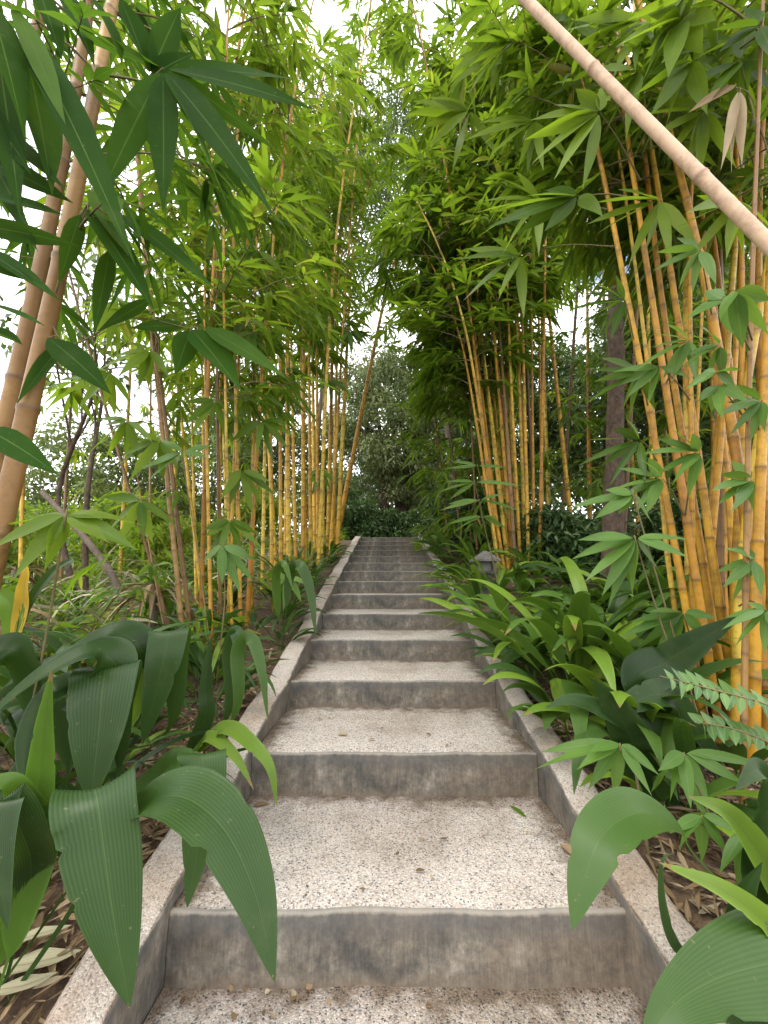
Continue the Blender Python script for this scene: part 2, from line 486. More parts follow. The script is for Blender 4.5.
def empty(name, loc):
    o = bpy.data.objects.new(name, None)
    o.location = [float(c) for c in loc]
    o.empty_display_size = 0.1
    COL.objects.link(o)
    return o


def U(a, b, n=None):
    return rng.uniform(a, b, n)


# ------------------------------------------------------------------ stairs (measured step by step)
NOSE = [912, 753.4, 681, 639.8, 614, 594.6, 581.6, 571.4, 562.6, 556, 550, 545.2, 541.4, 537.6]
FOOT = [978, 793, 706, 659.5, 629, 608.6]
WID = [456, 282, 203, 161, 136, 118.5, 104.5, 93, 84, 76.3, 70, 64.8, 60.2, 56.2]


def lift(y, Wp):
    zc = F * W_ST / Wp
    up = -(y - 512) / F * zc
    return CT * zc - ST * up, EYE + ST * zc + CT * up          # D, z


ND = [lift(y, w) for y, w in zip(NOSE, WID)]
SY = [d for d, z in ND]
SZ = [z for d, z in ND]
for n in range(2, 14):                                          # even out the measuring noise of the far ones
    if n >= 6:
        SY[n] = SY[5] + (SY[13] - SY[5]) * (n - 5) / 8
        SZ[n] = SZ[5] + (SZ[13] - SZ[5]) * (n - 5) / 8
FZ = [lift(y, w)[1] for y, w in zip(FOOT, WID)]
for n in range(6, 14):
    FZ.append(SZ[n - 1] - 0.012)
XL, XR, KW = -0.72, 0.79, 0.165
TOPZ = SZ[-1]
DSTEP = SY[1] - SY[0]
# the flight goes on downhill behind the camera
SYx = [SY[0] - 2 * DSTEP, SY[0] - DSTEP] + SY
SZx = [FZ[0] - 0.36, FZ[0] + 0.03] + SZ
FZx = [FZ[0] - 0.52, FZ[0] - 0.17] + FZ


def kerb_top(y):
    ys = np.array([SYx[0] - 2.0] + SYx + [SYx[-1] + 3])
    zs = np.array([SZx[0] - 0.5] + SZx + [SZx[-1]]) + 0.035
    return np.interp(y, ys, zs)


def ground(x, y):
    x = np.asarray(x, float)
    y = np.asarray(y, float)
    yy = np.clip(y, -3, None)
    s = kerb_top(yy) - 0.09
    hill = np.interp(y, [SY[-1], SY[-1] + 3, 60], [0, 0.05, 1.5])
    side = np.where(x < -1.2, (x + 1.2) * 0.07, np.where(x > 1.4, (x - 1.4) * 0.03, 0))
    side = np.clip(side, -3.0, 0.8)
    bumps = 0.03 * np.sin(3.1 * x + 1.3 * y) * np.cos(2.3 * y - x) * (np.abs(x) > 1.2)
    under = np.where((x > XL - 0.12) & (x < XR + 0.12) & (y < SY[-1] + 0.6), -0.55, 0.0)
    return s + hill + side + bumps + under


def gz(x, y):
    return float(ground(x, y))


def build_setting():
    xs = np.concatenate([[-300, -150, -80, -40, -25, -16, -12, -9], np.arange(-7, -1.2, 0.35), [-1.2, -1.0, XL - 0.14, XL - 0.10], [0],
                         [XR + 0.10, XR + 0.14, 1.05, 1.25], np.arange(1.4, 7.1, 0.35), [9, 12, 16, 25, 40, 80, 150, 300]])
    ys = np.concatenate([[-100, -40, -15, -6], np.arange(-3, 11.5, 0.33), [SY[-1] + 0.58, SY[-1] + 0.62], np.arange(12.6, 22, 0.8), [25, 30, 40, 60, 100, 180, 320]])
    ys = np.sort(ys)
    X, Y = np.meshgrid(xs, ys)
    Z = ground(X, Y)
    v = np.stack([X, Y, Z], -1).reshape(-1, 3)
    nx = len(xs)
    i = np.arange(len(ys) - 1)[:, None] * nx
    j = np.arange(nx - 1)[None]
    f = np.stack([i + j, i + j + 1, i + nx + j + 1, i + nx + j], -1).reshape(-1, 4)
    a = Acc()
    a.add(v, f)
    g = a.build('ground', M_SOIL)
    tag(g, None, None, kind='structure')

    st = empty('stairs', (0, SY[0], FZ[0]))
    tag(st, 'concrete garden stairs with pebbled treads climbing between the bamboo', 'stairs', kind='structure')
    for n in range(len(SYx)):
        y0, z0, zf = SYx[n], SZx[n], FZx[n]
        last = n == len(SYx) - 1
        y1 = SYx[n + 1] if not last else y0 + 3.0
        zb = FZx[n + 1] if not last else z0 - 0.01
        stp = empty('step', (0, y0, zf))
        stp.parent = st
        stp.location = (0, y0 - SY[0], zf - FZ[0])
        # riser: gently uneven face, rounded worn nose
        a = Acc()
        nx = 40
        gx = np.linspace(XL, XR, nx)
        prof = [(0.0, 0.0), (0.004, 0.25), (0.0, 0.5), (0.002, 0.8), (0.001, 0.97), (0.003, 0.992), (0.008, 1.0), (0.016, 1.0)]
        ph = U(0, 6.28)
        V = []
        rn = []
        for (dy, t) in prof:
            wig = 0.0045 * np.sin(gx * 7 + ph) + 0.003 * np.sin(gx * 19 + 2 * ph)
            zz = zf - 0.03 + (z0 - zf + 0.03) * t + (0.0012 * np.sin(gx * 11 + ph) + rng.normal(0, 0.0005, nx)) * (t > 0.9)
            V.append(np.stack([gx, y0 + dy + wig, zz], -1))
            rn.append(np.full(nx, t))
        V = np.concatenate(V)
        k = len(prof)
        i = np.arange(k - 1)[:, None] * nx
        j = np.arange(nx - 1)[None]
        a.add(V, np.stack([i + j, i + j + 1, i + nx + j + 1, i + nx + j], -1).reshape(-1, 4), 0, np.concatenate(rn))
        a.build('riser', M_RISER, stp)
        # tread slab: top sheet from behind the nose to the next riser
        a = Acc()
        m = 14
        gy = np.concatenate([[y0 + 0.0085, y0 + 0.05], np.linspace(y0 + 0.12, y1 - 0.08, m - 5), [y1 - 0.04, y1 - 0.012, y1 + 0.02]])
        t = (gy - y0) / (y1 - y0)
        V, rn = [], []
        for q in range(len(gy)):
            zz = z0 + (zb - z0) * t[q] + 0.002 * np.sin(gx * 5 + q) * (0.1 < t[q] < 0.9) + (0.0015 if q else -0.004)
            V.append(np.stack([gx, np.full(nx, gy[q]), zz * np.ones(nx)], -1))
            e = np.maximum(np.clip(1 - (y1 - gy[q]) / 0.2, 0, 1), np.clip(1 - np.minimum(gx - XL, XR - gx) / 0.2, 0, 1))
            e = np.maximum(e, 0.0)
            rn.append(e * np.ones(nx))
        V = np.concatenate(V)
        k = len(gy)
        i = np.arange(k - 1)[:, None] * nx
        a.add(V, np.stack([i + j, i + j + 1, i + nx + j + 1, i + nx + j], -1).reshape(-1, 4), 0, np.concatenate(rn))
        a.box(XL, XR, y0 + 0.04, y1 + 0.02, min(z0, zb) - 0.16, min(z0, zb) - 0.02, 0, 0)
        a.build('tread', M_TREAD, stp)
    # kerbs
    for sgn, x0 in ((-1, XL), (1, XR)):
        a = Acc()
        ys = []
        for q in range(len(SYx)):
            ys.append(SYx[q])
            if q < len(SYx) - 1:
                ys += list(np.linspace(SYx[q], SYx[q + 1], 7)[1:-1])
        ys += [SYx[-1] + 0.4]
        ys = np.array([SYx[0] - 1] + ys)
        kz = kerb_top(ys)
        wob = 0.005 * np.sin(ys * 6 + sgn) + rng.normal(0, 0.0022, len(ys))
        prof = [(0.0, -0.6), (0.0, -0.2), (0.0, -0.06), (0.0, -0.014), (0.004, -0.004), (0.016, 0.001), (0.05, 0.003), (0.10, 0.002), (KW - 0.018, 0), (KW - 0.004, -0.008), (KW, -0.02), (KW, -0.5)]
        rr = [0, .4, .6, .9, .97, .1, .0, .0, .2, .6, .5, .2]
        V, rn = [], []
        for (dx, dz), r_ in zip(prof, rr):
            xx = x0 + sgn * (dx + (wob if dx < 0.03 else wob * 1.5 if dx > 0.14 else 0) + 0.0005)
            V.append(np.stack([xx * np.ones(len(ys)), ys, kz + dz + wob * 0.5 * (dz > -0.05)], -1))
            rn.append(np.full(len(ys), r_))
        V = np.concatenate(V)
        ny, k = len(ys), len(prof)
        i = np.arange(k - 1)[:, None] * ny
        j = np.arange(ny - 1)[None]
        fq = np.stack([i + j, i + j + 1, i + ny + j + 1, i + ny + j], -1)
        mi = np.repeat([1, 1, 1, 1, 0, 0, 0, 0, 0, 0, 1], ny - 1)
        fq = fq.reshape(-1, 4)
        if sgn > 0:
            fq = fq[:, ::-1]
        a.add(V, fq, mi, np.concatenate(rn))
        a.build('kerb', [M_KERB, M_RISER], st)


# ------------------------------------------------------------------ bamboo
def bez(pts, n):
    """Catmull-Rom through pts"""
    P = np.asarray(pts, float)
    P = np.vstack([2 * P[0] - P[1], P, 2 * P[-1] - P[-2]])
    out = []
    segs = len(P) - 3
    for t in np.linspace(0, segs - 1e-6, n):
        k = int(t)
        u = t - k
        a, b, c, d = P[k:k + 4]
        out.append(0.5 * ((2 * b) + (-a + c) * u + (2 * a - 5 * b + 4 * c - d) * u * u + (-a + 3 * b - 3 * c + d) * u ** 3))
    return np.array(out)


def culm(acc, path, r0, r1, gap=0.3, k=10):
    """tapered cane with swollen ringed nodes"""
    path = np.asarray(path, float)
    seg = np.linalg.norm(np.diff(path, axis=0), axis=1)
    s = np.concatenate([[0], np.cumsum(seg)])
    Lt = s[-1]
    ks, kr, kn, kc = [], [], [], []
    x = U(0.0, gap * 0.8)
    nodes = []
    ks.append(0), kr.append(1), kn.append(0), kc.append(rng.random())
    c = rng.random()
    while x < Lt - 0.06:
        g = min(0.014, 0.012 + r0 * 0.05)
        c2 = np.clip(c + U(-0.3, 0.3), 0, 1)
        for d, q, nd, cc in ((-3.5 * g, 1.0, 0, c), (-0.9 * g, 1.03, 0.05, c), (-0.35 * g, 1.13, 0.7, c), (0.1 * g, 1.08, 1.0, c2), (0.5 * g, 1.15, 0.65, c2), (1.3 * g, 1.02, 0.25, c2), (4 * g, 0.99, 0, c2)):
            if 0 < x + d < Lt:
                ks.append(x + d), kr.append(q), kn.append(nd), kc.append(cc)
        nodes.append(x)
        c = c2
        x += gap * U(0.7, 1.45)
    ks.append(Lt), kr.append(1), kn.append(0), kc.append(c)
    ks = np.array(ks)
    o = np.argsort(ks)
    ks = ks[o]
    kr, kn, kc = np.array(kr)[o], np.array(kn)[o], np.array(kc)[o]
    pts = np.stack([np.interp(ks, s, path[:, q]) for q in range(3)], -1)
    rad = np.interp(ks, [0, Lt], [r0, r1]) * kr
    acc.tube(pts, rad, k, 0, kc, kn)
    return [np.array([np.interp(x, s, path[:, q]) for q in range(3)]) for x in nodes], [x / Lt for x in nodes]


class Leaves:
    def __init__(s):
        s.P, s.D, s.N, s.L, s.W, s.dr, s.rn = [], [], [], [], [], [], []

    def add(s, p, d, n, L, W, dr, rn):
        s.P.append(p), s.D.append(d), s.N.append(n), s.L.append(L), s.W.append(W), s.dr.append(dr), s.rn.append(rn)

    def flush(s, acc, m=0, lod=1, fold=0.3):
        if s.P:
            acc.leaves(np.array(s.P), np.array(s.D), np.array(s.N), s.L, s.W, s.dr, fold, s.rn, m, lod)


ZUP = np.array([0, 0, 1.0])


def spray(lv, tip, d, n, L, tone=0.5, ratio=0.155, spread=1.0):
    """a hand of leaves fanned about the end of a twig"""
    d = norm(d)
    h = norm(np.cross(d, ZUP) + rng.normal(0, 0.05, 3))
    up = norm(np.cross(h, d) + rng.normal(0, 0.25, 3))
    for k in range(n):
        t = (k / (n - 1) - 0.5) * 2 if n > 1 else 0
        ang = t * spread * 1.15 + U(-0.16, 0.16)
        dd = d * math.cos(ang) + h * math.sin(ang) + up * U(-0.25, 0.2) - ZUP * U(0.05, 0.45)
        p = tip - d * (abs(t) * 0.35 * L * U(0.5, 1.1))
        s = (1.0 - 0.35 * abs(t) ** 1.5) * U(0.75, 1.12)
        lv.add(p, dd, up + rng.normal(0, 0.22, 3), L * s, L * ratio * U(0.7, 1.3) * (0.7 + 0.3 * s), U(0.0, 0.6), np.clip(tone + rng.normal(0, 0.2), 0, 1))


def branch(acc, lv, o, d, bl, L, nsp, nl, tone, lift_=0.35, sag=0.5, r=0.005, ratio=0.155):
    """arching side branch with leaf sprays"""
    d = norm(d)
    n = 6
    t = np.linspace(0, 1, n)[:, None]
    w = rng.normal(0, 0.08 * bl, 3)
    pts = o + d * bl * t + ZUP * (lift_ * bl * t - sag * bl * t * t) + w * t * t
    acc.tube(pts, np.linspace(r, r * 0.35, n), 4, 1, U(0, 1), cap=False)
    side = norm(np.cross(d, ZUP))
    for q in range(nsp):
        f = 1.0 if q == 0 else U(0.28, 0.97)
        k = min(int(f * (n - 1)), n - 2)
        u = f * (n - 1) - k
        p = pts[k] * (1 - u) + pts[k + 1] * u
        tg = norm(pts[k + 1] - pts[k])
        if q:
            tg = norm(tg * U(0.3, 0.9) + side * random.choice((-1, 1)) * U(0.4, 1.0) + ZUP * U(-0.3, 0.35))
            e = p + tg * U(0.08, 0.30) * (L / 0.28)
            acc.tube([p, (p + e) / 2 - ZUP * 0.005, e], [r * 0.4, r * 0.35, r * 0.25], 4, 1, 0.5, cap=False)
            p = e
        spray(lv, p, tg - ZUP * 0.15, max(3, int(nl * U(0.6, 1.3))), L * U(0.8, 1.15), tone, ratio)


def stem(label, group, bx, by, via, length, r, cm, fol=None, curve=0.0, cap='bamboo', name='bamboo', k=10, gap=0.3, lm=None, lod=1, tone=0.5, bend=None, category='bamboo', r_top=0.35):
    base = np.array([bx, by, gz(bx, by) - 0.03])
    vias = [np.asarray(v, float) for v in (via if isinstance(via, list) else [via])]
    u = norm(vias[-1] - (vias[-2] if len(vias) > 1 else base))
    d_v = np.linalg.norm(vias[-1] - base)
    rest = length - d_v
    ctrl = [base] + vias
    if rest > 0.3:
        hz = np.array([u[0], u[1], 0.0])
        hz = norm(hz + (rng.normal(0, 0.3, 3) * [1, 1, 0])) if bend is None else norm(np.array(bend, float))
        for f in (0.33, 0.66, 1.0):
            ctrl.append(vias[-1] + u * rest * f + (hz - ZUP * 0.5) * curve * length * f ** 2)
    path = bez(ctrl, 40)
    root = empty(name, base)
    tag(root, label, category, group)
    a = Acc()
    npos, nf = culm(a, path, r, r * r_top, gap, k)
    a.build('culm', cm, root)
    if fol:
        f0, f1, nb, bl, L, nsp, nl = fol[:7]
        dirw = fol[7] if len(fol) > 7 else None
        a, lv = Acc(), Leaves()
        cand = [i for i, f in enumerate(nf) if f0 <= f <= f1]
        for q in range(nb):
            i = cand[int(q * len(cand) / nb)] if cand else 0
            az = U(0, 2 * math.pi)
            d = np.array([math.cos(az), math.sin(az), U(0.0, 0.5)])
            if dirw is not None:
                d = d + np.array(dirw)
            kk = 0.6 + 0.4 * math.sin(math.pi * min(1, max(0, (nf[i] - f0) / (f1 - f0 + 1e-6)) * 0.9 + 0.1))
            branch(a, lv, npos[i], d, bl * kk * U(0.6, 1.2), L, nsp, nl, tone + U(-0.2, 0.2), r=0.004 + 0.003 * L / 0.3)
        lv.flush(a, 0, lod)
        a.build('foliage', [lm or M_BAM, M_TWIG], root)
    return root


def base_of(px, D):
    return (px - CX) / F * D, D


def X(px, D):
    """x at roughly eye height for the image column px at D metres"""
    return (px - CX) / F * D


def img_stem(label, group, px, D, vpx, vpy, D2, length, rpx, cm, fol=None, **kw):
    by = D
    g = gz(X(px, D), D)
    # column of the base corrected for the pitch of the camera
    zc = D * CT + (g - EYE) * ST
    bx = (px - CX) / F * zc
    via = [at(*v) for v in vpx] if isinstance(vpx, list) else at(vpx, vpy, D2)
    return stem(label, group, bx, by, via, length, rpx * D / F, cm, fol, **kw)


def build_bamboo():
    # ---- foreground left: thick tan canes
    G = None
    fA = (0.3, 1.0, 10, 0.9, 0.30, 4, 6)
    img_stem('thick tan bamboo cane leaning in at the left edge, front one of a touching pair', G, -96, 1.5, [(57, 280, 1.5), (109, 20, 1.5)], 0, 0, 4.6, 11.5, M_TAN, (0.55, 1, 8, 0.7, 0.26, 4, 6), lm=M_BAMD, k=16, gap=0.5, curve=0.05, r_top=0.5)
    img_stem('thick tan bamboo cane with dark patches, just behind the front cane at the left edge', G, -112, 1.62, [(37, 285, 1.62), (90, 5, 1.62)], 0, 0, 4.8, 10, M_TAN, (0.55, 1, 8, 0.8, 0.26, 4, 6), lm=M_BAMD, k=16, gap=0.46, curve=0.05, r_top=0.5)
    img_stem('orange tan bamboo cane cutting across the extreme upper left corner', G, -215, 1.9, [(8, 120, 1.9), (47, -5, 1.9)], 0, 0, 5.2, 10, M_TAN, (0.6, 1, 8, 0.8, 0.26, 4, 6), lm=M_BAMD, k=14, gap=0.4, curve=0.05, r_top=0.5)

    # ---- left middle clump (about 4 m)
    G = 'bamboo stems of the left middle clump'
    gold = 'golden stem among the crowded upright bamboo of the left middle clump'
    C = [('dark brown bamboo stem leaning left at the front of the left middle clump', 186, 3.7, 150, 310, M_BROWN, 4.2),
         ('mid brown bamboo stem leaning left beside the darkest one in the left clump', 194, 3.8, 155, 330, M_BROWN, 4.0),
         ('brown bamboo stem leaning farthest left out of the left middle clump', 177, 4.0, 102, 395, M_BROWN, 2.8),
         (gold, 200, 3.9, 209, 360, M_GOLD, 4.0),
         ('blackish bamboo stem standing upright between golden stems in the left clump', 221, 4.1, 217, 370, M_BROWN, 3.0),
         ('thin straight golden bamboo stem, the tallest upright one of the left middle clump', 241, 4.2, 234, 280, M_GOLD, 3.4),
         (gold, 247, 4.4, 262, 375, M_GOLD, 3.8),
         ('thin brown shoot leaning left low in front of the left middle clump', 170, 3.7, 138, 480, M_BROWN, 1.8),
         (gold, 212, 3.7, 205, 330, M_GOLD, 3.4), (gold, 228, 4.5, 240, 330, M_GOLD, 3.2),
         (gold, 206, 4.4, 174, 350, M_YELC, 3.2), (gold, 233, 3.8, 226, 420, M_GOLD, 2.6),
         (gold, 219, 4.7, 222, 300, M_YELC, 3.0), (gold, 252, 4.8, 255, 300, M_GOLD, 2.8), (gold, 197, 4.6, 190, 300, M_YELC, 2.6)]
    for lab, px, D, vx, vy, cm, w in C:
        short = vy > 450
        img_stem(lab, G if lab == gold else None, px, D, vx, vy, D + U(-0.3, 0.1), 2.2 if short else U(7.6, 9.4), w * 0.62, cm,
                 (0.12, 1, 9, 0.4, 0.22, 3, 5) if short else (0.30, 1.0, 14, 0.95, 0.36, 4, 6, (0, 0.5, 0.2)), curve=0.07, k=8, tone=0.60, bend=(0.8, U(-.6, .4), 0))
    # ---- left far clump (6 to 9 m)
    G = 'bamboo stems of the far left clump'
    yel = 'yellow stem in the far left bamboo clump beside the upper stairs'
    Dl = [(yel, 262, 5.6, 268, 330), (yel, 272, 6.0, 270, 300), (yel, 281, 6.2, 280, 300), (yel, 289, 6.4, 287, 320), (yel, 296, 6.7, 291, 310), (yel, 303, 7.2, 304, 290),
          (yel, 311, 7.4, 309, 310), (yel, 318, 7.6, 317, 320), (yel, 322, 8.2, 326, 300), (yel, 328, 8.4, 333, 330), (yel, 333, 8.6, 338, 310),
          ('bright yellow bamboo stem leaning right, nearest the top left kerb', 337, 8.4, 350, 288),
          ('bamboo stem with its top leaning far right over the head of the stairs', 334, 8.9, 380, 320),
          (yel, 306, 7.9, 300, 280), (yel, 276, 6.6, 262, 300), (yel, 285, 7.0, 290, 260), (yel, 315, 8.8, 312, 280)]
    for lab, px, D, vx, vy in Dl:
        img_stem(lab, G if lab == yel else None, px, D, vx, vy, D, U(9.0, 12.0), U(2.2, 3.1) * 0.85, M_YELC if rng.random() < 0.75 else M_GOLD,
                 (0.42, 1.0, 11, 1.0, 0.43, 4, 6, (0, 0.4, 0.2)), curve=0.07, k=8, tone=0.64, bend=(0.8, U(-.8, .3), 0))
    # ---- right middle clump (6 to 7 m)
    G = 'bamboo stems of the right middle clump'
    hl = 'golden stem in the packed bamboo clump behind the small stone lantern'
    Hs = [(hl, 505, 6.3, 474, 375, M_GOLD), (hl, 509, 6.5, 486, 380, M_GOLD), (hl, 513, 6.6, 498, 380, M_GOLD), (hl, 516, 6.3, 503, 375, M_BROWN), (hl, 521, 6.5, 511, 380, M_GOLD),
          (hl, 525, 6.8, 517, 300, M_GOLD), (hl, 529, 6.4, 521, 280, M_GOLD), (hl, 534, 6.6, 531, 290, M_GOLD),
          ('straight golden bamboo stem at the right side of the clump behind the lantern', 539, 6.4, 545, 275, M_GOLD),
          ('bamboo stem leaning farthest left out of the clump behind the lantern', 501, 6.2, 470, 385, M_GOLD),
          (hl, 519, 7.2, 491, 300, M_GOLD), (hl, 531, 7.3, 512, 260, M_GOLD), (hl, 543, 7.2, 538, 260, M_YELC), (hl, 523, 7.6, 480, 280, M_BROWN), (hl, 515, 7.7, 505, 280, M_GOLD), (hl, 537, 7.0, 525, 330, M_BROWN)]
    for q in range(9):
        px = U(500, 545)
        Hs.append((hl, px, U(6.1, 7.4), px + (px - 530) * 0.9 - 8 + U(-6, 6), 320, M_YELC if rng.random() < 0.6 else M_GOLD))
    for lab, px, D, vx, vy, cm in Hs:
        img_stem(lab, G if lab == hl else None, px, D, vx, vy, D + U(-0.3, 0.3), U(9.5, 12.5) if vx > 490 else U(6.5, 7.5), U(2.4, 3.4) * 0.70, cm,
                 (0.50, 1.0, 19, 1.3, 0.44, 5, 6, (-0.3, 0.45, 0.15)), curve=0.08, k=8, tone=0.55, bend=(U(-.9, .1), U(-.8, .2), 0))
    for lab, px, D, v in [('tall bamboo stem arching right over the stairs from the far left clump', 330, 7.9, [(345, 300, 7.8), (362, 90, 7.4)]),
                          ('tall leafy bamboo stem bending across the sky above the top steps', 318, 6.8, [(335, 250, 6.6), (368, 20, 6.0)]),
                          ('tall bamboo stem arching left over the stairs from the clump by the lantern', 498, 6.6, [(468, 300, 6.4), (425, 60, 5.8)])]:
        g_ = gz(X(px, D), D)
        stem(lab, None, (px - CX) / F * (D * CT + (g_ - EYE) * ST), D, [at(*q) for q in v], 12.5, 0.034, M_YELC if px < 400 else M_GOLD, (0.58, 1.0, 20, 1.0, 0.36, 5, 6), curve=0.06, k=8, tone=0.6, bend=(0.6 if px < 400 else -0.6, -0.3, 0))
    # ---- right near clump (2.2 to 3.2 m)
    G = 'bamboo stems of the right near clump'
    jl = 'thick golden stem in the near right bamboo clump'
    J = [('golden bamboo stem leaning left, leftmost of the near right clump', None, 706, 2.5, [(681, 580, 2.5), (624, 280, 2.5), (600, 160, 2.5)], 4.6, M_GOLD),
         ('golden bamboo stem crossing behind the leaning pole, second from left in near clump', None, 722, 2.45, [(696, 580, 2.45), (649, 280, 2.45), (628, 140, 2.45)], 5.2, M_GOLD),
         (jl, G, 728, 2.7, [(706, 580, 2.7), (666, 330, 2.7), (643, 140, 2.7)], 4.8, M_GOLD),
         (jl, G, 742, 2.6, [(716, 580, 2.6), (690, 400, 2.6), (655, 170, 2.6)], 5.2, M_GOLD),
         ('thickest golden bamboo stem with a pale upper joint, right of the dark tree', None, 768, 2.4, [(746, 520, 2.4), (706, 285, 2.4), (664, 110, 2.4)], 7.2, M_GOLD),
         (jl, G, 738, 2.5, [(736, 600, 2.5), (745, 400, 2.5), (756, 330, 2.5)], 6.0, M_GOLD),
         ('golden bamboo stem leaning right out of the frame edge in the near clump', None, 734, 2.3, [(740, 600, 2.3), (752, 480, 2.3), (775, 360, 2.3)], 6.4, M_GOLD),
         (jl, G, 752, 2.25, [(756, 600, 2.25), (764, 400, 2.2)], 6.6, M_GOLD),
         (jl, G, 700, 2.75, [(712, 540, 2.75), (724, 400, 2.75), (735, 250, 2.75)], 4.4, M_GOLD),
         (jl, G, 722, 3.0, [(720, 540, 3.0), (722, 380, 3.0)], 4.6, M_BROWN),
         (jl, G, 770, 2.6, [(772, 600, 2.6), (762, 400, 2.6)], 6.0, M_GOLD),
         ('short thin golden bamboo stem low at the left of the near right clump', None, 692, 2.6, [(668, 560, 2.6), (660, 480, 2.6)], 3.2, M_GOLD),
         ('slim brown bamboo stem rising straight along the right edge', None, 742, 2.0, [(747, 500, 2.0), (753, 250, 1.9), (764, -20, 1.8)], 3.6, M_TAN)]
    for q in range(9):
        px, D = U(690, 790), U(2.5, 3.5)
        J.append((jl, G, px, D, [(px + U(-12, 12), 560, D), (px + U(-45, 30), 300, D)], U(3.4, 5.4), M_GOLD if rng.random() < .75 else M_BROWN))
    for lab, g, px, D, v, w, cm in J:
        vias = [at(*q) for q in v]
        zc = D * CT + (gz(X(px, D), D) - EYE) * ST
        bx = (px - CX) / F * zc
        stem(lab, g, bx, D, vias, U(5.2, 6.5), w * D / F * 0.80, cm, (0.66, 1.0, 12, 0.95, 0.32, 5, 6, (-0.2, 0.9, 0.3)), curve=0.03, k=14, gap=0.34, tone=0.6, r_top=0.45)
    # ---- leaning dead pole across the upper right
    p0, p1 = at(770, 246, 1.62), at(520, -6, 1.95)
    u = norm(p1 - p0)
    q = p0.copy()
    while q[2] > gz(q[0], q[1]) - 0.02:
        q = q - u * 0.05
    root = empty('bamboo_pole', q)
    tag(root, 'pinkish weathered bamboo pole leaning diagonally across the upper right', 'bamboo pole')
    a = Acc()
    Lp = np.linalg.norm(p1 + u * 1.2 - q)
    culm(a, np.array([q + u * Lp * t for t in np.linspace(0, 1, 30)]), 0.035, 0.027, 0.8, 18)
    a.build('culm', M_PINK, root)
    # ---- thickets behind
    G = 'background bamboo behind the right clumps'
    bl = 'slim bamboo stem half hidden in the green thicket behind the right clumps'
    for px, D in ((488, 10.0), (560, 8.4), (575, 7.4), (590, 9.2), (622, 7.0), (640, 8.0), (655, 6.2), (672, 7.4), (690, 5.4), (716, 6.4), (742, 5.6), (770, 5.0), (800, 4.6), (550, 10.5), (610, 10.5)):
        cm = (M_GOLD, M_BROWN, M_YELC)[int(rng.integers(3))]
        img_stem(bl, G, px, D, px + U(-28, 18), 300, D, U(9.0, 13.0), U(1.6, 2.6), cm, (0.10, 1.0, 17, 1.2, 0.38, 5, 6), curve=0.07, k=6, tone=0.5, lod=0)
    for px, D in ((450, 8.2), (463, 7.6), (472, 8.4), (478, 7.2)):
        img_stem('short leafy bamboo drooping into the gap left of the clump behind the lantern', 'short leafy bamboo left of the lantern clump', px, D, px - U(4, 16), 420, D, U(3.6, 5.6), 1.5, M_BROWN, (0.06, 1.0, 22, 0.8, 0.36, 4, 6), curve=0.1, k=6, tone=0.5)
    G = 'background bamboo behind the left clumps'
    bl = 'slim bamboo stem in the pale thicket behind the left clumps'
    for px, D in ((120, 7.0), (150, 8.2), (178, 9.0), (205, 8.0), (228, 9.6), (60, 6.4), (20, 5.6), (250, 10.5)):
        img_stem(bl, G, px, D, px + U(-18, 18), 320, D, U(8.0, 10.0), U(1.4, 2.2), M_YELC if rng.random() < .6 else M_BROWN, (0.25, 1.0, 9, 1.1, 0.36, 4, 6), curve=0.07, k=6, tone=0.7, lod=0)


build_setting()
build_bamboo()
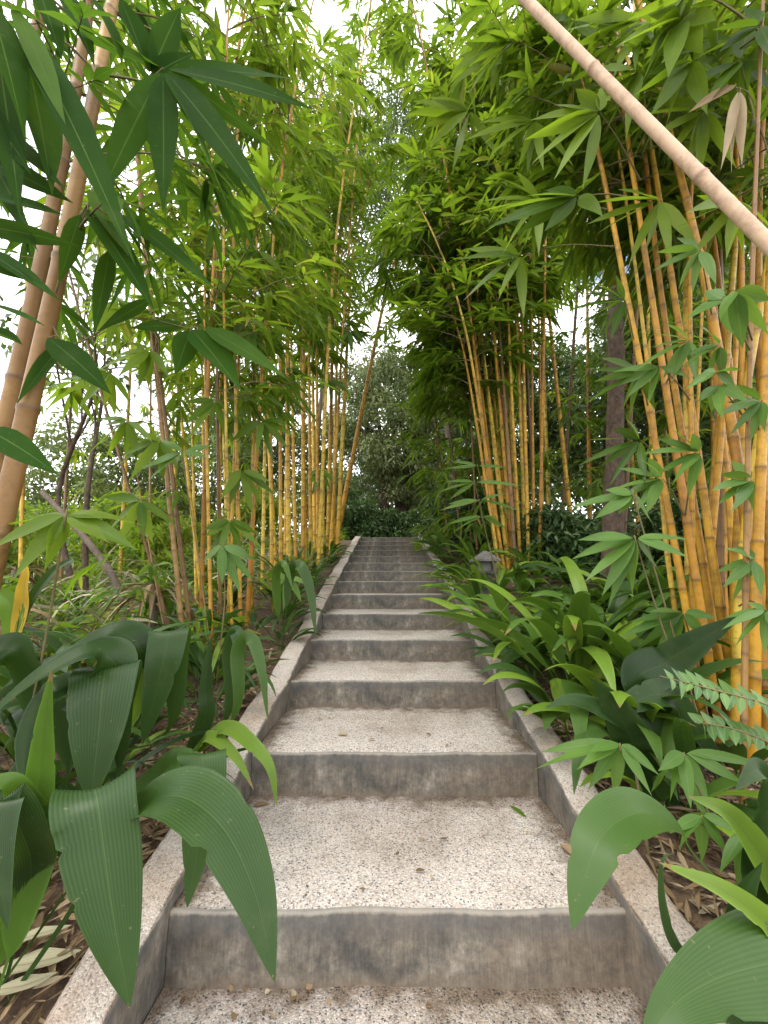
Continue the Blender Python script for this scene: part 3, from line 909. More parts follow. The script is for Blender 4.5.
# ------------------------------------------------------------------ palm grass (broad pleated leaves)
def blade(acc, ctrl, W, pet=0.25, rnd=0.5, side=None, nrm=None, ns=26, nc=41, pleat=0.085, vf=0.22, roll=0.0, pw=0.07, peak=0.75):
    path = bez(ctrl, ns)
    tg = np.gradient(path, axis=0)
    tg = norm(tg)
    if side is not None:
        sd = np.broadcast_to(norm(side), path.shape)
    else:
        sd = norm(np.cross(tg, np.broadcast_to(nrm, path.shape)))
        for i in range(1, ns):
            if np.dot(sd[i], sd[i - 1]) < 0:
                sd[i] *= -1
    nr = norm(np.cross(sd, tg))
    sd = norm(np.cross(tg, nr))
    if roll:
        ro = np.linspace(0, roll, ns)[:, None]
        sd, nr = sd * np.cos(ro) + nr * np.sin(ro), nr * np.cos(ro) - sd * np.sin(ro)
    seg = np.linalg.norm(np.diff(path, axis=0), axis=1)
    s = np.concatenate([[0], np.cumsum(seg)])
    s /= s[-1]
    q = np.clip((s - pet) / (1 - pet), 0, 1)
    hw = W * 0.5 * np.maximum(np.sin(math.pi * q ** peak) ** 0.85, 0)
    hw = np.where(q < 0.35, np.maximum(hw, W * 0.5 * pw), np.maximum(hw, W * 0.004))
    u = np.linspace(-1, 1, nc)
    zig = (np.arange(nc) % 2) * 1.0 - 0.5
    wav = 0.10 * np.sin(s * 9 + rnd * 20)[:, None] * np.abs(u)[None] ** 2
    hgt = vf * np.abs(u)[None] + pleat * zig[None] * (1 - np.abs(u)[None] ** 6) + wav
    side_f = np.ones((2, ns))
    if ns >= 40:
        for q_ in range(int(rng.integers(1, 4))):
            s0, wd_, dp = U(0.66, 0.95), U(0.008, 0.018), U(0.1, 0.26)
            side_f[int(rng.integers(2))] *= 1 - dp * np.maximum(0, 1 - np.abs(s - s0) / wd_)
    uf = np.where(u[None] < 0, side_f[0][:, None], side_f[1][:, None])
    uf = 1 - (1 - uf) * np.abs(u)[None] ** 3
    u_in = u
    u = u[None] * uf
    v = path[:, None] + sd[:, None] * (hw[:, None] * u)[..., None] + nr[:, None] * (hw[:, None] * hgt)[..., None]
    i = np.arange(ns - 1)[:, None] * nc
    j = np.arange(nc - 1)[None]
    f = np.stack([i + j, i + j + 1, i + nc + j + 1, i + nc + j], -1).reshape(-1, 4)
    acc.add(v.reshape(-1, 3), f, 0, rnd, np.tile(u_in, ns), np.repeat(s, nc))


def arch_ctrl(base, az, L, el0, el1, p=1.6, n=9):
    pts = [np.array(base, float)]
    h = np.array([math.cos(az), math.sin(az), 0])
    for k in range(n):
        t = (k + 0.5) / n
        el = el0 + (el1 - el0) * t ** p
        pts.append(pts[-1] + (h * math.cos(el) + ZUP * math.sin(el)) * L / n)
    return pts


def palm_grass(label, group, x, y, n, L, W, tone=0.4, az0=None, spread=math.pi, el=(48, 84), el1=(-68, 0), pet=0.3, m=None, extra=(), name='broadleaf_plant'):
    z = gz(x, y)
    root = empty(name, (x, y, z))
    tag(root, label, 'plant', group)
    for k in range(n):
        az = U(0, 2 * math.pi) if az0 is None else az0 + U(-spread, spread)
        b = np.array([x + 0.03 * math.cos(az), y + 0.03 * math.sin(az), z - 0.02])
        a = Acc()
        l = L * U(0.65, 1.15)
        blade(a, arch_ctrl(b, az, l, R(U(*el)), R(U(*el1)), U(1.4, 2.4)), W * U(0.7, 1.15), pet, float(np.clip(tone + rng.normal(0, 0.22), 0, 1)),
              side=np.array([-math.sin(az), math.cos(az), U(-0.35, 0.35)]), roll=U(-0.5, 0.5), nc=15 if y > 3 else 31, ns=18 if y > 3 else 26, vf=U(0.1, 0.35))
        a.build('leaf', m or M_PG, root)
    for e in extra:
        pts, wpx, rnd = e[:3]
        kw = e[3] if len(e) > 3 else {}
        mm = kw.pop('mat', M_PG)
        hint = kw.pop('hint', (0.0, -0.8, 0.6))
        P = [np.array([x + U(-.04, .04), y + U(-.04, .04), z - 0.02])] + [at(*p) for p in pts]
        D = np.mean([p[2] for p in pts[1:]])
        a = Acc()
        sv = kw.pop('side', None)
        if sv is not None:
            blade(a, P, wpx * D / F, kw.pop('pet', 0.22), rnd, ns=kw.pop('ns', 64) + 16, side=np.array(sv), **kw)
        else:
            blade(a, P, wpx * D / F, kw.pop('pet', 0.22), rnd, ns=kw.pop('ns', 56), nrm=norm(np.array(hint)), **kw)
        a.build('leaf', mm, root)
    return root


def build_palm_grass():
    # foreground left
    palm_grass('palm grass with two broad pleated leaves arching over the left kerb in front', None, -1.12, 1.32, 2, 0.7, 0.08, 0.45, R(150), 1.6, extra=[
        ([(88, 880, 1.34), (93, 815, 1.30), (94, 789, 1.22), (98, 805, 1.155), (104, 850, 1.12), (114, 920, 1.08), (130, 1008, 1.04)], 68, 0.42, dict(pet=0.30, side=(-1, -0.1, -0.20), vf=0.06, pleat=0.035, peak=1.12, ns=48)),
        ([(90, 860, 1.28), (140, 808, 1.22), (180, 796, 1.16), (222, 826, 1.1), (254, 890, 1.06), (275, 982, 1.02)], 58, 0.45, dict(pet=0.36, hint=(0.25, -0.45, 0.85), vf=0.15, pleat=0.045, peak=1.05)),
        ([(28, 870, 1.3), (40, 780, 1.28), (45, 720, 1.25), (52, 668, 1.22)], 27, 0.90, dict(pet=0.12, hint=(0.5, -0.8, 0.1), vf=0.35)),
        ([(40, 850, 1.3), (30, 805, 1.26), (8, 782, 1.2), (-30, 790, 1.15)], 44, 0.85, dict(hint=(0, -0.8, 0.6))),
        ([(30, 880, 1.3), (20, 830, 1.2), (0, 800, 1.15), (-5, 850, 1.1), (8, 930, 1.08)], 46, 0.2, dict(hint=(0.3, -0.8, 0.2)))])
    palm_grass('palm grass with a wide leaf folded down between its upright stalks, left bed', None, -1.32, 1.75, 5, 0.85, 0.10, 0.35, R(120), 2.0, extra=[
        ([(116, 780, 1.72), (110, 700, 1.68), (107, 669, 1.60), (103, 688, 1.54), (99, 730, 1.51), (90, 806, 1.48)], 60, 0.30, dict(pet=0.34, side=(-1, -0.1, -0.12), vf=0.06, pleat=0.035, peak=1.1, ns=48)),
        ([(110, 760, 1.68), (124, 690, 1.64), (100, 652, 1.58), (50, 672, 1.5), (10, 700, 1.45), (-20, 730, 1.4)], 46, 0.30, dict(pet=0.33, hint=(-0.3, -0.6, 0.8))),
        ([(100, 770, 1.7), (90, 700, 1.64), (58, 690, 1.55), (30, 730, 1.5), (22, 790, 1.45)], 44, 0.25, dict(pet=0.33, hint=(-0.3, -0.8, 0.5))),
        ([(70, 760, 1.7), (40, 690, 1.66), (15, 650, 1.6), (-25, 660, 1.55), (-50, 700, 1.5)], 42, 0.3, dict(pet=0.33, hint=(-0.3, -0.8, 0.5))),
        ([(150, 790, 1.7), (170, 766, 1.65), (196, 764, 1.6), (215, 780, 1.55)], 40, 0.7, dict(pet=0.2, hint=(0, -0.6, 0.8)))])
    palm_grass('palm grass with a short leaf hanging inside the left kerb beside the second riser', None, -1.02, 1.75, 3, 0.6, 0.075, 0.45, R(100), 1.2, extra=[
        ([(196, 850, 1.66), (202, 775, 1.62), (202, 754, 1.55), (203, 790, 1.50), (197, 850, 1.47), (187, 908, 1.44)], 42, 0.55, dict(pet=0.25, side=(-1, -0.1, 0.05), vf=0.08, pleat=0.035, peak=1.05, ns=48))])
    palm_grass('palm grass with one leaf tip hanging straight before the brown bamboo stems', None, -1.5, 2.3, 6, 0.85, 0.09, 0.35, extra=[
        ([(168, 730, 2.12), (171, 655, 2.06), (170, 631, 1.97), (165, 652, 1.91), (155, 695, 1.87), (142, 745, 1.83)], 37, 0.48, dict(pet=0.34, side=(-1, -0.1, -0.1), vf=0.06, pleat=0.035, peak=1.1, ns=48)),
        ([(150, 700, 2.1), (145, 655, 2.0), (115, 632, 1.95), (70, 655, 1.88), (30, 672, 1.8), (0, 690, 1.78)], 36, 0.25, dict(pet=0.33, hint=(-0.3, -0.6, 0.8))),
        ([(140, 700, 2.1), (150, 650, 2.05), (135, 636, 2.0), (105, 655, 1.95), (92, 668, 1.9)], 22, 1.0, dict(pet=0.3))])
    palm_grass('palm grass with frayed yellowing leaf tips drooping over the left kerb at mid height', None, -1.08, 2.15, 2, 0.6, 0.05, 0.5, R(0), 1.0, extra=[
        ([(208, 740, 2.0), (228, 728, 1.95), (252, 745, 1.85), (270, 768, 1.8), (277, 806, 1.78)], 17, 0.97, dict(hint=(0.2, -0.6, 0.8))),
        ([(200, 745, 2.0), (212, 738, 1.95), (236, 758, 1.85), (254, 790, 1.8)], 14, 0.99, dict(hint=(0.2, -0.6, 0.8))),
        ([(232, 720, 2.0), (238, 650, 1.98), (252, 640, 1.95), (262, 672, 1.9), (268, 722, 1.88)], 13, 0.75, dict(pet=0.4, hint=(0.3, -0.9, 0.2))),
        ([(205, 720, 2.1), (206, 690, 2.1), (209, 655, 2.1), (212, 635, 2.1)], 15, 0.35, dict(pet=0.1, hint=(0.2, -0.9, 0.0))),
        ([(225, 720, 2.1), (230, 650, 2.08), (236, 632, 2.05), (240, 660, 2.0), (234, 708, 2.0)], 14, 0.5, dict(pet=0.35, hint=(0.3, -0.9, 0.2)))])
    palm_grass('palm grass spilling three narrow leaves over the left kerb near the fifth step', None, -0.98, 3.75, 8, 0.6, 0.06, 0.5, extra=[
        ([(285, 620, 3.6), (290, 575, 3.55), (300, 566, 3.45), (310, 590, 3.4), (316, 638, 3.35)], 11, 0.65, dict(pet=0.3, hint=(0.3, -0.9, 0.2))),
        ([(278, 610, 3.6), (276, 575, 3.5), (284, 564, 3.4), (293, 590, 3.35)], 9, 0.85, dict(pet=0.3, hint=(0.3, -0.9, 0.2)))])
    # foreground right
    palm_grass('palm grass whose single broad leaf arches left over the right kerb', None, 1.32, 1.42, 3, 0.6, 0.07, 0.5, R(30), 1.2, extra=[
        ([(706, 868, 1.36), (676, 826, 1.32), (640, 813, 1.26), (604, 834, 1.2), (584, 878, 1.16), (572, 930, 1.13)], 48, 0.72, dict(pet=0.47, hint=(-0.2, -0.45, 0.85), vf=0.15, pleat=0.045, peak=1.0)),
        ([(780, 890, 1.38), (755, 848, 1.35), (725, 812, 1.32), (688, 796, 1.3)], 30, 0.96, dict(pet=0.15, hint=(-0.2, -0.8, 0.5), vf=0.35)),
        ([(760, 900, 1.4), (770, 820, 1.38), (760, 770, 1.36), (735, 790, 1.3)], 34, 0.3, dict(pet=0.2))])
    palm_grass('palm grass with the largest leaf curling out of the lower right corner', None, 1.38, 1.12, 2, 0.5, 0.08, 0.4, R(20), 0.8, extra=[
        ([(850, 985, 1.1), (800, 962, 1.05), (742, 970, 1.0), (695, 990, 0.96), (662, 1018, 0.94), (640, 1060, 0.92)], 86, 0.60, dict(pet=0.10, hint=(-0.2, -0.55, 0.8), vf=0.1, pleat=0.045)),
        ([(815, 985, 1.12), (775, 932, 1.1), (722, 890, 1.07), (658, 862, 1.05)], 30, 1.0, dict(pet=0.10, hint=(-0.2, -0.7, 0.7), vf=0.25)),
        ([(752, 1010, 1.2), (744, 960, 1.2), (740, 905, 1.18), (762, 862, 1.16)], 46, 0.25, dict(pet=0.12, hint=(-0.2, -0.9, 0.2))),
        ([(740, 960, 1.2), (700, 958, 1.18), (676, 945, 1.16), (663, 905, 1.16), (662, 862, 1.15), (676, 852, 1.15)], 14, 0.5, dict(pet=0.15, hint=(-0.6, -0.7, 0.2)))])
    # right middle bed
    palm_grass('palm grass with one big upright leaf between young shoots in the right bed', None, 1.38, 2.0, 3, 0.6, 0.09, 0.35, extra=[
        ([(640, 760, 1.95), (630, 735, 1.92), (610, 700, 1.9), (590, 678, 1.88)], 40, 0.42, dict(pet=0.12, hint=(-0.5, -0.8, 0.3), vf=0.15)),
        ([(640, 750, 2.0), (620, 720, 1.95), (575, 700, 1.9), (545, 708, 1.85)], 22, 0.5, dict(pet=0.2))])
    palm_grass('palm grass with a dark wide blade in front of the near golden stems', None, 1.72, 2.15, 3, 0.7, 0.09, 0.3, extra=[
        ([(640, 690, 2.1), (668, 662, 2.1), (700, 640, 2.05), (742, 614, 2.0)], 44, 0.12, dict(pet=0.12, hint=(0.2, -0.9, 0.35), vf=0.1)),
        ([(690, 720, 2.1), (665, 695, 2.05), (630, 705, 2.0), (600, 740, 1.95)], 30, 0.4, dict(pet=0.15))])
    for (x, y, lab, n, L, W) in [
        (1.22, 2.75, 'dense palm grass clump of curling leaves beside the kink of the right kerb', 13, 1.15, 0.115),
        (1.55, 3.1, 'palm grass clump with leaves curving toward the kerb, below the dark tree', 13, 1.2, 0.115),
        (1.28, 2.3, 'palm grass with light green leaves between the kerb and the big upright leaf', 9, 0.85, 0.095),
        (1.06, 2.5, 'palm grass standing right against the kerb opposite the third riser', 9, 0.7, 0.08),
        (1.09, 3.15, 'palm grass with broad upright leaves against the right kerb below the fourth riser', 10, 0.8, 0.085),
        (1.2, 1.95, 'low palm grass against the right kerb behind the arching leaf', 7, 0.55, 0.065),
        (1.65, 2.6, 'palm grass with long light leaves left of the near golden stems', 10, 1.05, 0.11),
        (1.08, 3.6, 'palm grass leaning over the right kerb opposite the fourth step', 11, 0.85, 0.085),
        (1.9, 3.6, 'palm grass clump at the foot of the dark tree trunk', 11, 0.95, 0.10),
        (1.05, 4.6, 'palm grass with drooping narrow leaves over the right kerb below the lantern', 13, 0.8, 0.06),
        (1.03, 5.6, 'low palm grass on the right kerb edge just above the lantern', 13, 0.8, 0.065),
        (1.28, 4.85, 'palm grass in front of the stone lantern, hiding its post', 13, 0.95, 0.075),
        (1.4, 6.5, 'palm grass under the golden clump beside the upper right kerb', 11, 0.8, 0.08),
        (1.05, 7.6, 'palm grass at the top right of the stairs', 11, 0.8, 0.075),
        (2.4, 2.9, 'palm grass behind the near golden stems at the right edge', 8, 0.7, 0.08),
        (2.1, 1.7, 'palm grass low under the fern sprig at the right edge', 6, 0.55, 0.06),
        (-1.9, 2.9, 'palm grass clump with dark leaves behind the folded leaf, left bed', 10, 0.85, 0.085),
        (-2.3, 2.2, 'palm grass clump spreading out of the left edge of the bed', 9, 0.85, 0.09),
        (-1.3, 3.1, 'palm grass before the brown bamboo stems, leaves hanging to the left kerb', 9, 0.7, 0.07),
        (-2.8, 3.4, 'palm grass clump in pale light at the far left of the bed', 9, 0.85, 0.085),
        (-1.2, 4.7, 'palm grass beneath the left middle clump on the uphill side', 9, 0.6, 0.06),
        (-1.15, 6.2, 'palm grass beside the upper left kerb, under the first yellow stems', 9, 0.55, 0.06),
        (-1.12, 7.8, 'round leaved palm grass at the foot of the yellow stems by the top left kerb', 9, 0.5, 0.07),
        (-1.4, 2.0, 'palm grass with many narrow straight leaves between the broad front leaves and the kerb', 14, 0.75, 0.042),
        (-1.75, 2.15, 'palm grass with narrow arching leaves behind the widest folded leaf', 14, 0.9, 0.048),
        (-1.25, 2.9, 'palm grass with narrow leaves at the kerb in front of the golden stems', 13, 0.7, 0.042),
        (-1.1, 4.2, 'low palm grass covering the left kerb edge beside the sixth step', 11, 0.6, 0.055),
        (-1.08, 5.3, 'low palm grass hugging the left kerb between the brown and the yellow stems', 11, 0.6, 0.055),
        (-1.4, 5.6, 'palm grass in the gap between the two left clumps', 11, 0.75, 0.06),
        (-1.08, 6.9, 'low palm grass at the kerb in front of the far left clump', 10, 0.55, 0.055),
        (-1.12, 2.6, 'palm grass with thin arching leaves beside the left kerb below the brown stems', 10, 0.62, 0.05),
        (-1.7, 1.75, 'palm grass leaning out of the crowd at the left behind the two front leaves', 9, 0.85, 0.07),
        (-1.95, 2.5, 'palm grass with long sweeping leaves in the middle of the left bed', 11, 0.95, 0.075),
        (-1.55, 3.6, 'palm grass at the feet of the dark brown leaning stems', 10, 0.7, 0.06),
        (-2.3, 4.4, 'palm grass behind the left middle clump in bright light', 8, 0.8, 0.08)]:
        palm_grass(lab, None, x, y, n + 5, L * 1.05, W * (1.28 if x > 0 else 1.0), 0.86 if x > 0 else 0.55, *((math.pi if x > 0 else 0, 1.5) if abs(x) < 1.2 and y > 3.4 else ()))
    for k in range(46):
        x, y = U(1.15, 3.2), U(2.4, 7.5)
        if abs(x - 1.35) < 0.25 and abs(y - 5.3) < 0.35:
            continue
        palm_grass('palm grass lost among its neighbours in the crowded right bed', 'palm grass crowding the right bed', x, y, 9, U(0.6, 1.0), U(0.075, 0.12), 0.7)
    for k in range(22):
        x, y = U(-3.6, -1.15), U(2.7, 7.5)
        palm_grass('palm grass lost among its neighbours in the crowded left bed', 'palm grass crowding the left bed', x, y, 11, U(0.5, 0.85), U(0.05, 0.085), 0.6)


# ------------------------------------------------------------------ leaves placed one by one (near branches and young shoots)
def hand_leaves(acc, node, D, tips, w, rnd=0.5, dD=0.0, wf=1.22, lod=2, m=0, fold=0.22, dr=0.10):
    c = at(node[0], node[1], D)
    P, Dv, Nn, Ln, Ws, Rn = [], [], [], [], [], []
    for t in tips:
        tx, ty = t[:2]
        d2 = (t[2] if len(t) > 2 and t[2] is not None else D + dD + U(-0.05, 0.05) * D)
        e = at(tx, ty, d2)
        v = e - c
        L = np.linalg.norm(v)
        P.append(c + v * 0.05)
        v = v + ZUP * dr * L
        Dv.append(v)
        view = norm(c - np.array([0, 0, EYE]))
        Nn.append(norm(-view * 0.75 + ZUP * 0.65 + rng.normal(0, 0.22, 3)))
        Ln.append(L)
        Ws.append((t[3] if len(t) > 3 else w) * wf * D / F)
        Rn.append(float(np.clip(rnd + rng.normal(0, 0.12), 0, 0.91)))
    acc.leaves(P, Dv, Nn, Ln, Ws, dr, fold, Rn, m, lod)
    return c


STALKS = []


def stalks(acc, twig):
    tw = np.asarray(twig)
    for p in STALKS:
        q = tw[int(np.argmin(np.linalg.norm(tw - p, axis=1)))]
        acc.tube(bez([q, (p + q) / 2 + ZUP * 0.02, p], 6), 0.0022, 6, 1)
    STALKS.clear()


def single(acc, p0, p1, D0, D1, w, rnd, m=0, dr=0.08, fold=0.2, hint=None):
    a, b = at(*p0, D0), at(*p1, D1)
    STALKS.append(a)
    v = b - a
    L = np.linalg.norm(v)
    view = norm((a + b) / 2 - np.array([0, 0, EYE]))
    n = norm(-view * 0.8 + ZUP * 0.5 + rng.normal(0, 0.2, 3)) if hint is None else np.array(hint)
    acc.leaves([a], [v + ZUP * dr * L], [n], [L], [w * 1.25 * (D0 + D1) / 2 / F], dr, fold, [rnd], m, 2)


def build_near_leaves():
    tans = [o for o in COL.objects if o.get('label', '').startswith('thick tan bamboo cane leaning')]
    par = tans[0]
    a = Acc()
    node = (163, 68)
    c = hand_leaves(a, node, 1.35, [(292, 80, 1.3, 20), (299, 106, 1.25, 22), (258, 196, 1.25, 27), (220, 192, 1.25, 23), (163, 193, 1.3, 27), (108, 182, 1.3, 29), (272, 148, 1.4, 15), (84, 40, 1.4, 28)], 24, 0.35)
    hand_leaves(a, (150, 76), 1.37, [(118, -8, 1.3, 26), (182, 4, 1.4, 25), (196, 52, 1.4, 18)], 30, 0.1)
    c2 = at(62, 265, 1.5)
    a.tube(bez([c2, at(95, 190, 1.45), at(140, 95, 1.4), c], 10), np.linspace(0.006, 0.003, 10), 6, 1)
    a.build('leafy_branch', [M_BAMD, M_TWIG], par)
    a = Acc()
    for p0, p1, w, rn, D0, D1 in [((14, 5), (62, 118), 24, 1.0, 1.0, 1.0), ((22, 25), (126, 248), 36, 0.2, 1.05, 1.0), ((-4, 40), (18, 205), 30, 0.1, 1.0, 1.0), ((28, 60), (50, 185), 38, 0.3, 1.1, 1.05),
                                  ((-20, 158), (70, 202), 22, 0.2, 1.1, 1.1), ((-20, 195), (62, 215), 18, 0.3, 1.1, 1.1), ((-20, 262), (34, 281), 15, 0.3, 1.1, 1.1), ((-20, 100), (28, 170), 26, 0.15, 1.0, 1.0),
                                  ((-10, 10), (40, 90), 30, 0.1, 1.1, 1.1), ((95, 0), (120, 60), 30, 0.2, 1.3, 1.3), ((-15, 428), (56, 474), 22, 0.35, 1.0, 0.95), ((-20, 330), (22, 345), 24, 0.3, 1.1, 1.1),
                                  ((-10, 0), (22, 130), 36, 0.05, 0.95, 0.95), ((2, 238), (30, 222), 14, 0.4, 1.2, 1.2), ((-25, 118), (62, 188), 22, 0.25, 1.1, 1.05), ((-25, 225), (78, 246), 17, 0.3, 1.1, 1.1), ((-25, 245), (58, 300), 18, 0.2, 1.1, 1.1), ((-25, 300), (44, 326), 15, 0.3, 1.1, 1.05),
                                  ((60, -15), (92, 62), 24, 0.1, 1.2, 1.15), ((35, -20), (60, 55), 26, 0.1, 1.1, 1.1), ((-25, 85), (30, 105), 24, 0.15, 1.1, 1.1), ((-20, 140), (34, 245), 24, 0.2, 1.15, 1.1)]:
        single(a, p0, p1, D0, D1, w, rn)
    b0 = at(-60, 150, 1.2)
    tw = bez([at(-96, 500, 1.5), at(-75, 300, 1.3), b0, at(-25, 20, 1.05), at(10, -30, 1.0)], 24)
    a.tube(tw, np.linspace(0.01, 0.004, 24), 6, 1)
    stalks(a, tw)
    a.build('leafy_branch', [M_BAMD, M_TWIG], par)
    a = Acc()
    nd = (88, 205)
    for p0, p1, w, rn, D in [((88, 210), (150, 305), 27, 0.3, 1.4), ((122, 215), (212, 288), 24, 0.5, 1.45), ((90, 190), (126, 252), 18, 1.0, 1.42), ((48, 338), (108, 392), 24, 0.3, 1.45),
                             ((192, 330), (238, 388), 28, 0.6, 1.6), ((205, 328), (282, 376), 18, 0.8, 1.6), ((190, 332), (176, 372), 20, 0.3, 1.6), ((150, 300), (100, 330), 12, 0.4, 1.55), ((186, 326), (130, 328), 12, 0.5, 1.6),
                             ((62, 345), (20, 400), 14, 0.4, 1.5), ((80, 215), (60, 280), 16, 0.3, 1.42), ((110, 250), (95, 330), 15, 0.4, 1.45)]:
        single(a, p0, p1, D, D - 0.05, w, rn)
    c0 = at(48, 315, 1.5)
    t1 = bez([c0, at(70, 250, 1.45), at(88, 205, 1.42), at(122, 214, 1.45)], 12)
    t2 = bez([c0, at(70, 345, 1.5), at(130, 318, 1.55), at(192, 329, 1.6)], 16)
    a.tube(t1, np.linspace(0.005, 0.003, 12), 6, 1)
    a.tube(t2, np.linspace(0.005, 0.002, 16), 6, 1)
    stalks(a, np.vstack([t1, t2]))
    a.build('leafy_branch', [M_BAMD, M_TWIG], par)

    # right: lime fans on the near clump
    rp = [o for o in COL.objects if o.get('label', '').startswith('golden bamboo stem crossing behind')][0]
    def fan(node, tips, D, w, rn, fr):
        a = Acc()
        c = hand_leaves(a, node, D, tips, w, rn)
        a.tube(bez([at(*fr), (at(*fr) + c) / 2 + ZUP * 0.03, c], 7), np.linspace(0.006, 0.002, 7), 6, 1)
        a.build('leafy_branch', [M_BAM, M_TWIG], rp)
    fan((600, 112), [(534, 120), (530, 138), (540, 158), (560, 172), (585, 180), (556, 105), (575, 88), (602, 84), (548, 148)], 2.0, 13, 0.85, (640, 180, 2.3))
    fan((578, 196), [(494, 226), (505, 208), (530, 196), (545, 190), (520, 232), (548, 228), (600, 215)], 2.1, 13, 0.55, (640, 200, 2.35))
    fan((682, 18), [(660, -10), (640, 10), (640, 32), (648, 55), (670, 70), (700, 50), (712, 20), (700, -12), (622, 45)], 1.9, 20, 0.85, (655, 130, 2.3))
    fan((690, 60), [(640, 92), (655, 110), (668, 122), (648, 75), (705, 108), (725, 85)], 1.95, 16, 0.7, (660, 150, 2.35))
    fan((640, 70), [(596, 92), (588, 118), (610, 125), (628, 132), (600, 70)], 2.1, 14, 0.75, (652, 150, 2.3))
    fan((740, 60), [(705, 78), (712, 100), (740, 110), (770, 95), (775, 60), (752, 20)], 1.9, 18, 0.3, (757, 130, 1.9))
    fan((760, 25), [(715, 30), (722, 50), (740, 5), (775, 60)], 1.8, 18, 0.25, (760, 90, 1.9))
    fan((574, 20), [(540, 55), (556, 62), (530, 25), (580, 60), (600, 40)], 2.3, 14, 0.5, (628, 130, 2.4))
    for node, tips, D, w, rn, fr in [((722, 300), [(700, 305), (690, 318), (738, 335), (744, 292), (705, 290)], 1.75, 13, 0.4, (750, 350, 1.9)), ((716, 372), [(700, 375), (688, 388), (735, 388), (740, 370)], 1.75, 10, 0.4, (752, 420, 2.0)),
                                     ((718, 385), [(712, 410), (722, 415), (700, 400), (745, 400)], 1.8, 10, 0.5, (752, 430, 2.0)), ((735, 290), [(768, 300), (765, 330), (742, 342), (722, 318)], 1.6, 14, 0.6, (752, 340, 1.9)),
                                     ((660, 366), [(620, 385), (630, 395), (650, 400), (615, 372), (688, 378)], 2.1, 8, 0.35, (690, 400, 2.3))]:
        a = Acc()
        fan_c = hand_leaves(a, node, D, tips, w, rn)
        a.tube(bez([at(*fr), (at(*fr) + fan_c) / 2 + ZUP * 0.02, fan_c], 6), np.linspace(0.005, 0.002, 6), 6, 1)
        a.build('leafy_branch', [M_BAML, M_TWIG], [o for o in COL.objects if o.get('label', '').startswith('slim brown bamboo stem rising')][0])
    a = Acc()
    for p0, p1, w, rn in [((736, 85), (690, 112), 11, 0.4), ((738, 92), (722, 165), 9, 0.9), ((738, 92), (732, 168), 12, 0.95), ((740, 92), (742, 160), 10, 0.9)]:
        single(a, p0, p1, 1.85, 1.85, w, rn)
    tw = bez([at(757, 110, 1.88), at(748, 92, 1.86), at(736, 88, 1.85)], 5)
    a.tube(tw, 0.003, 6, 1)
    stalks(a, tw)
    a.build('withered_spray', [M_DRY, M_TWIG], [o for o in COL.objects if o.get('label', '').startswith('slim brown bamboo stem rising')][0])

    def by_label(t):
        return [o for o in COL.objects if o.get('label', '').startswith(t)][0]

    def sprays(root, spots, m, w, nl, L, rn, heading):
        cv = [c_ for c_ in root.children if c_.name.startswith('culm')][0]
        vs_ = np.array([tuple(v_.co) for v_ in cv.data.vertices]) + np.array(root.location)
        for (px, py, D) in spots:
            a = Acc()
            c_ = at(px, py, D)
            dd = np.linalg.norm(vs_ - (c_ + np.array([0, 0.1, -0.1])), axis=1)
            o_ = vs_[int(np.argmin(dd))]
            a.tube(bez([o_, (o_ + c_) / 2 + ZUP * 0.08 * np.linalg.norm(c_ - o_), c_], 9), np.linspace(0.005, 0.002, 9), 6, 1)
            tips = []
            h0 = heading + U(-25, 25)
            for q in range(nl):
                an = R(h0 + (q / (nl - 1) - 0.5) * 150 + U(-9, 9))
                l_ = L * U(0.75, 1.15) * (1 - 0.25 * abs(q / (nl - 1) - 0.5) * 2)
                tips.append((px + math.cos(an) * l_, py + math.sin(an) * l_ * 0.8 + 6, D * U(0.93, 1.05), w * U(0.8, 1.15)))
            hand_leaves(a, (px, py), D, tips, w, rn + U(-0.15, 0.15), wf=1.0)
            a.build('leafy_branch', [m, M_TWIG], root)

    sprays(by_label('golden bamboo stem leaning left, leftmost'), [(640, 372, 2.25), (625, 300, 2.3), (640, 440, 2.3)], M_BAM, 9, 7, 55, 0.35, 165)
    sprays(by_label('golden bamboo stem crossing behind'), [(700, 452, 2.0), (662, 478, 2.2), (690, 340, 2.1)], M_BAML, 10, 7, 52, 0.5, 170)
    sprays(by_label('thickest golden bamboo stem'), [(752, 480, 2.0), (720, 345, 2.0), (700, 250, 2.0), (755, 560, 2.0)], M_BAML, 11, 6, 46, 0.45, 150)
    sprays(by_label('golden bamboo stem leaning right out'), [(766, 610, 1.9), (762, 400, 1.9)], M_BAML, 9, 6, 44, 0.4, 160)
    sprays(by_label('golden bamboo stem leaning left, leftmost'), [(560, 60, 2.5), (535, 120, 2.6), (500, 50, 2.7), (470, 110, 2.9), (540, 200, 2.6), (520, 255, 2.7)], M_BAM, 11, 8, 66, 0.85, 150)
    sprays(by_label('thickest golden bamboo stem'), [(640, 20, 2.2), (690, 20, 2.1), (735, 40, 2.0), (660, 200, 2.2), (740, 200, 2.0), (705, 110, 2.1)], M_BAM, 13, 8, 74, 0.8, 140)
    sprays(by_label('dark brown bamboo stem leaning left at'), [(150, 350, 3.3), (128, 420, 3.3), (160, 440, 3.3), (118, 300, 3.3), (140, 500, 3.3), (110, 372, 3.2)], M_BAM, 9, 7, 46, 0.7, 120)
    sprays(by_label('thin straight golden bamboo stem'), [(228, 300, 3.8), (250, 330, 3.8), (215, 400, 3.7), (262, 420, 3.8), (242, 470, 3.7), (230, 520, 3.6), (258, 250, 3.8)], M_BAM, 8, 7, 40, 0.65, 100)
    sprays(by_label('bright yellow bamboo stem leaning'), [(350, 330, 7.8), (330, 380, 7.8), (322, 470, 7.8)], M_BAML, 5, 7, 24, 0.6, 90)

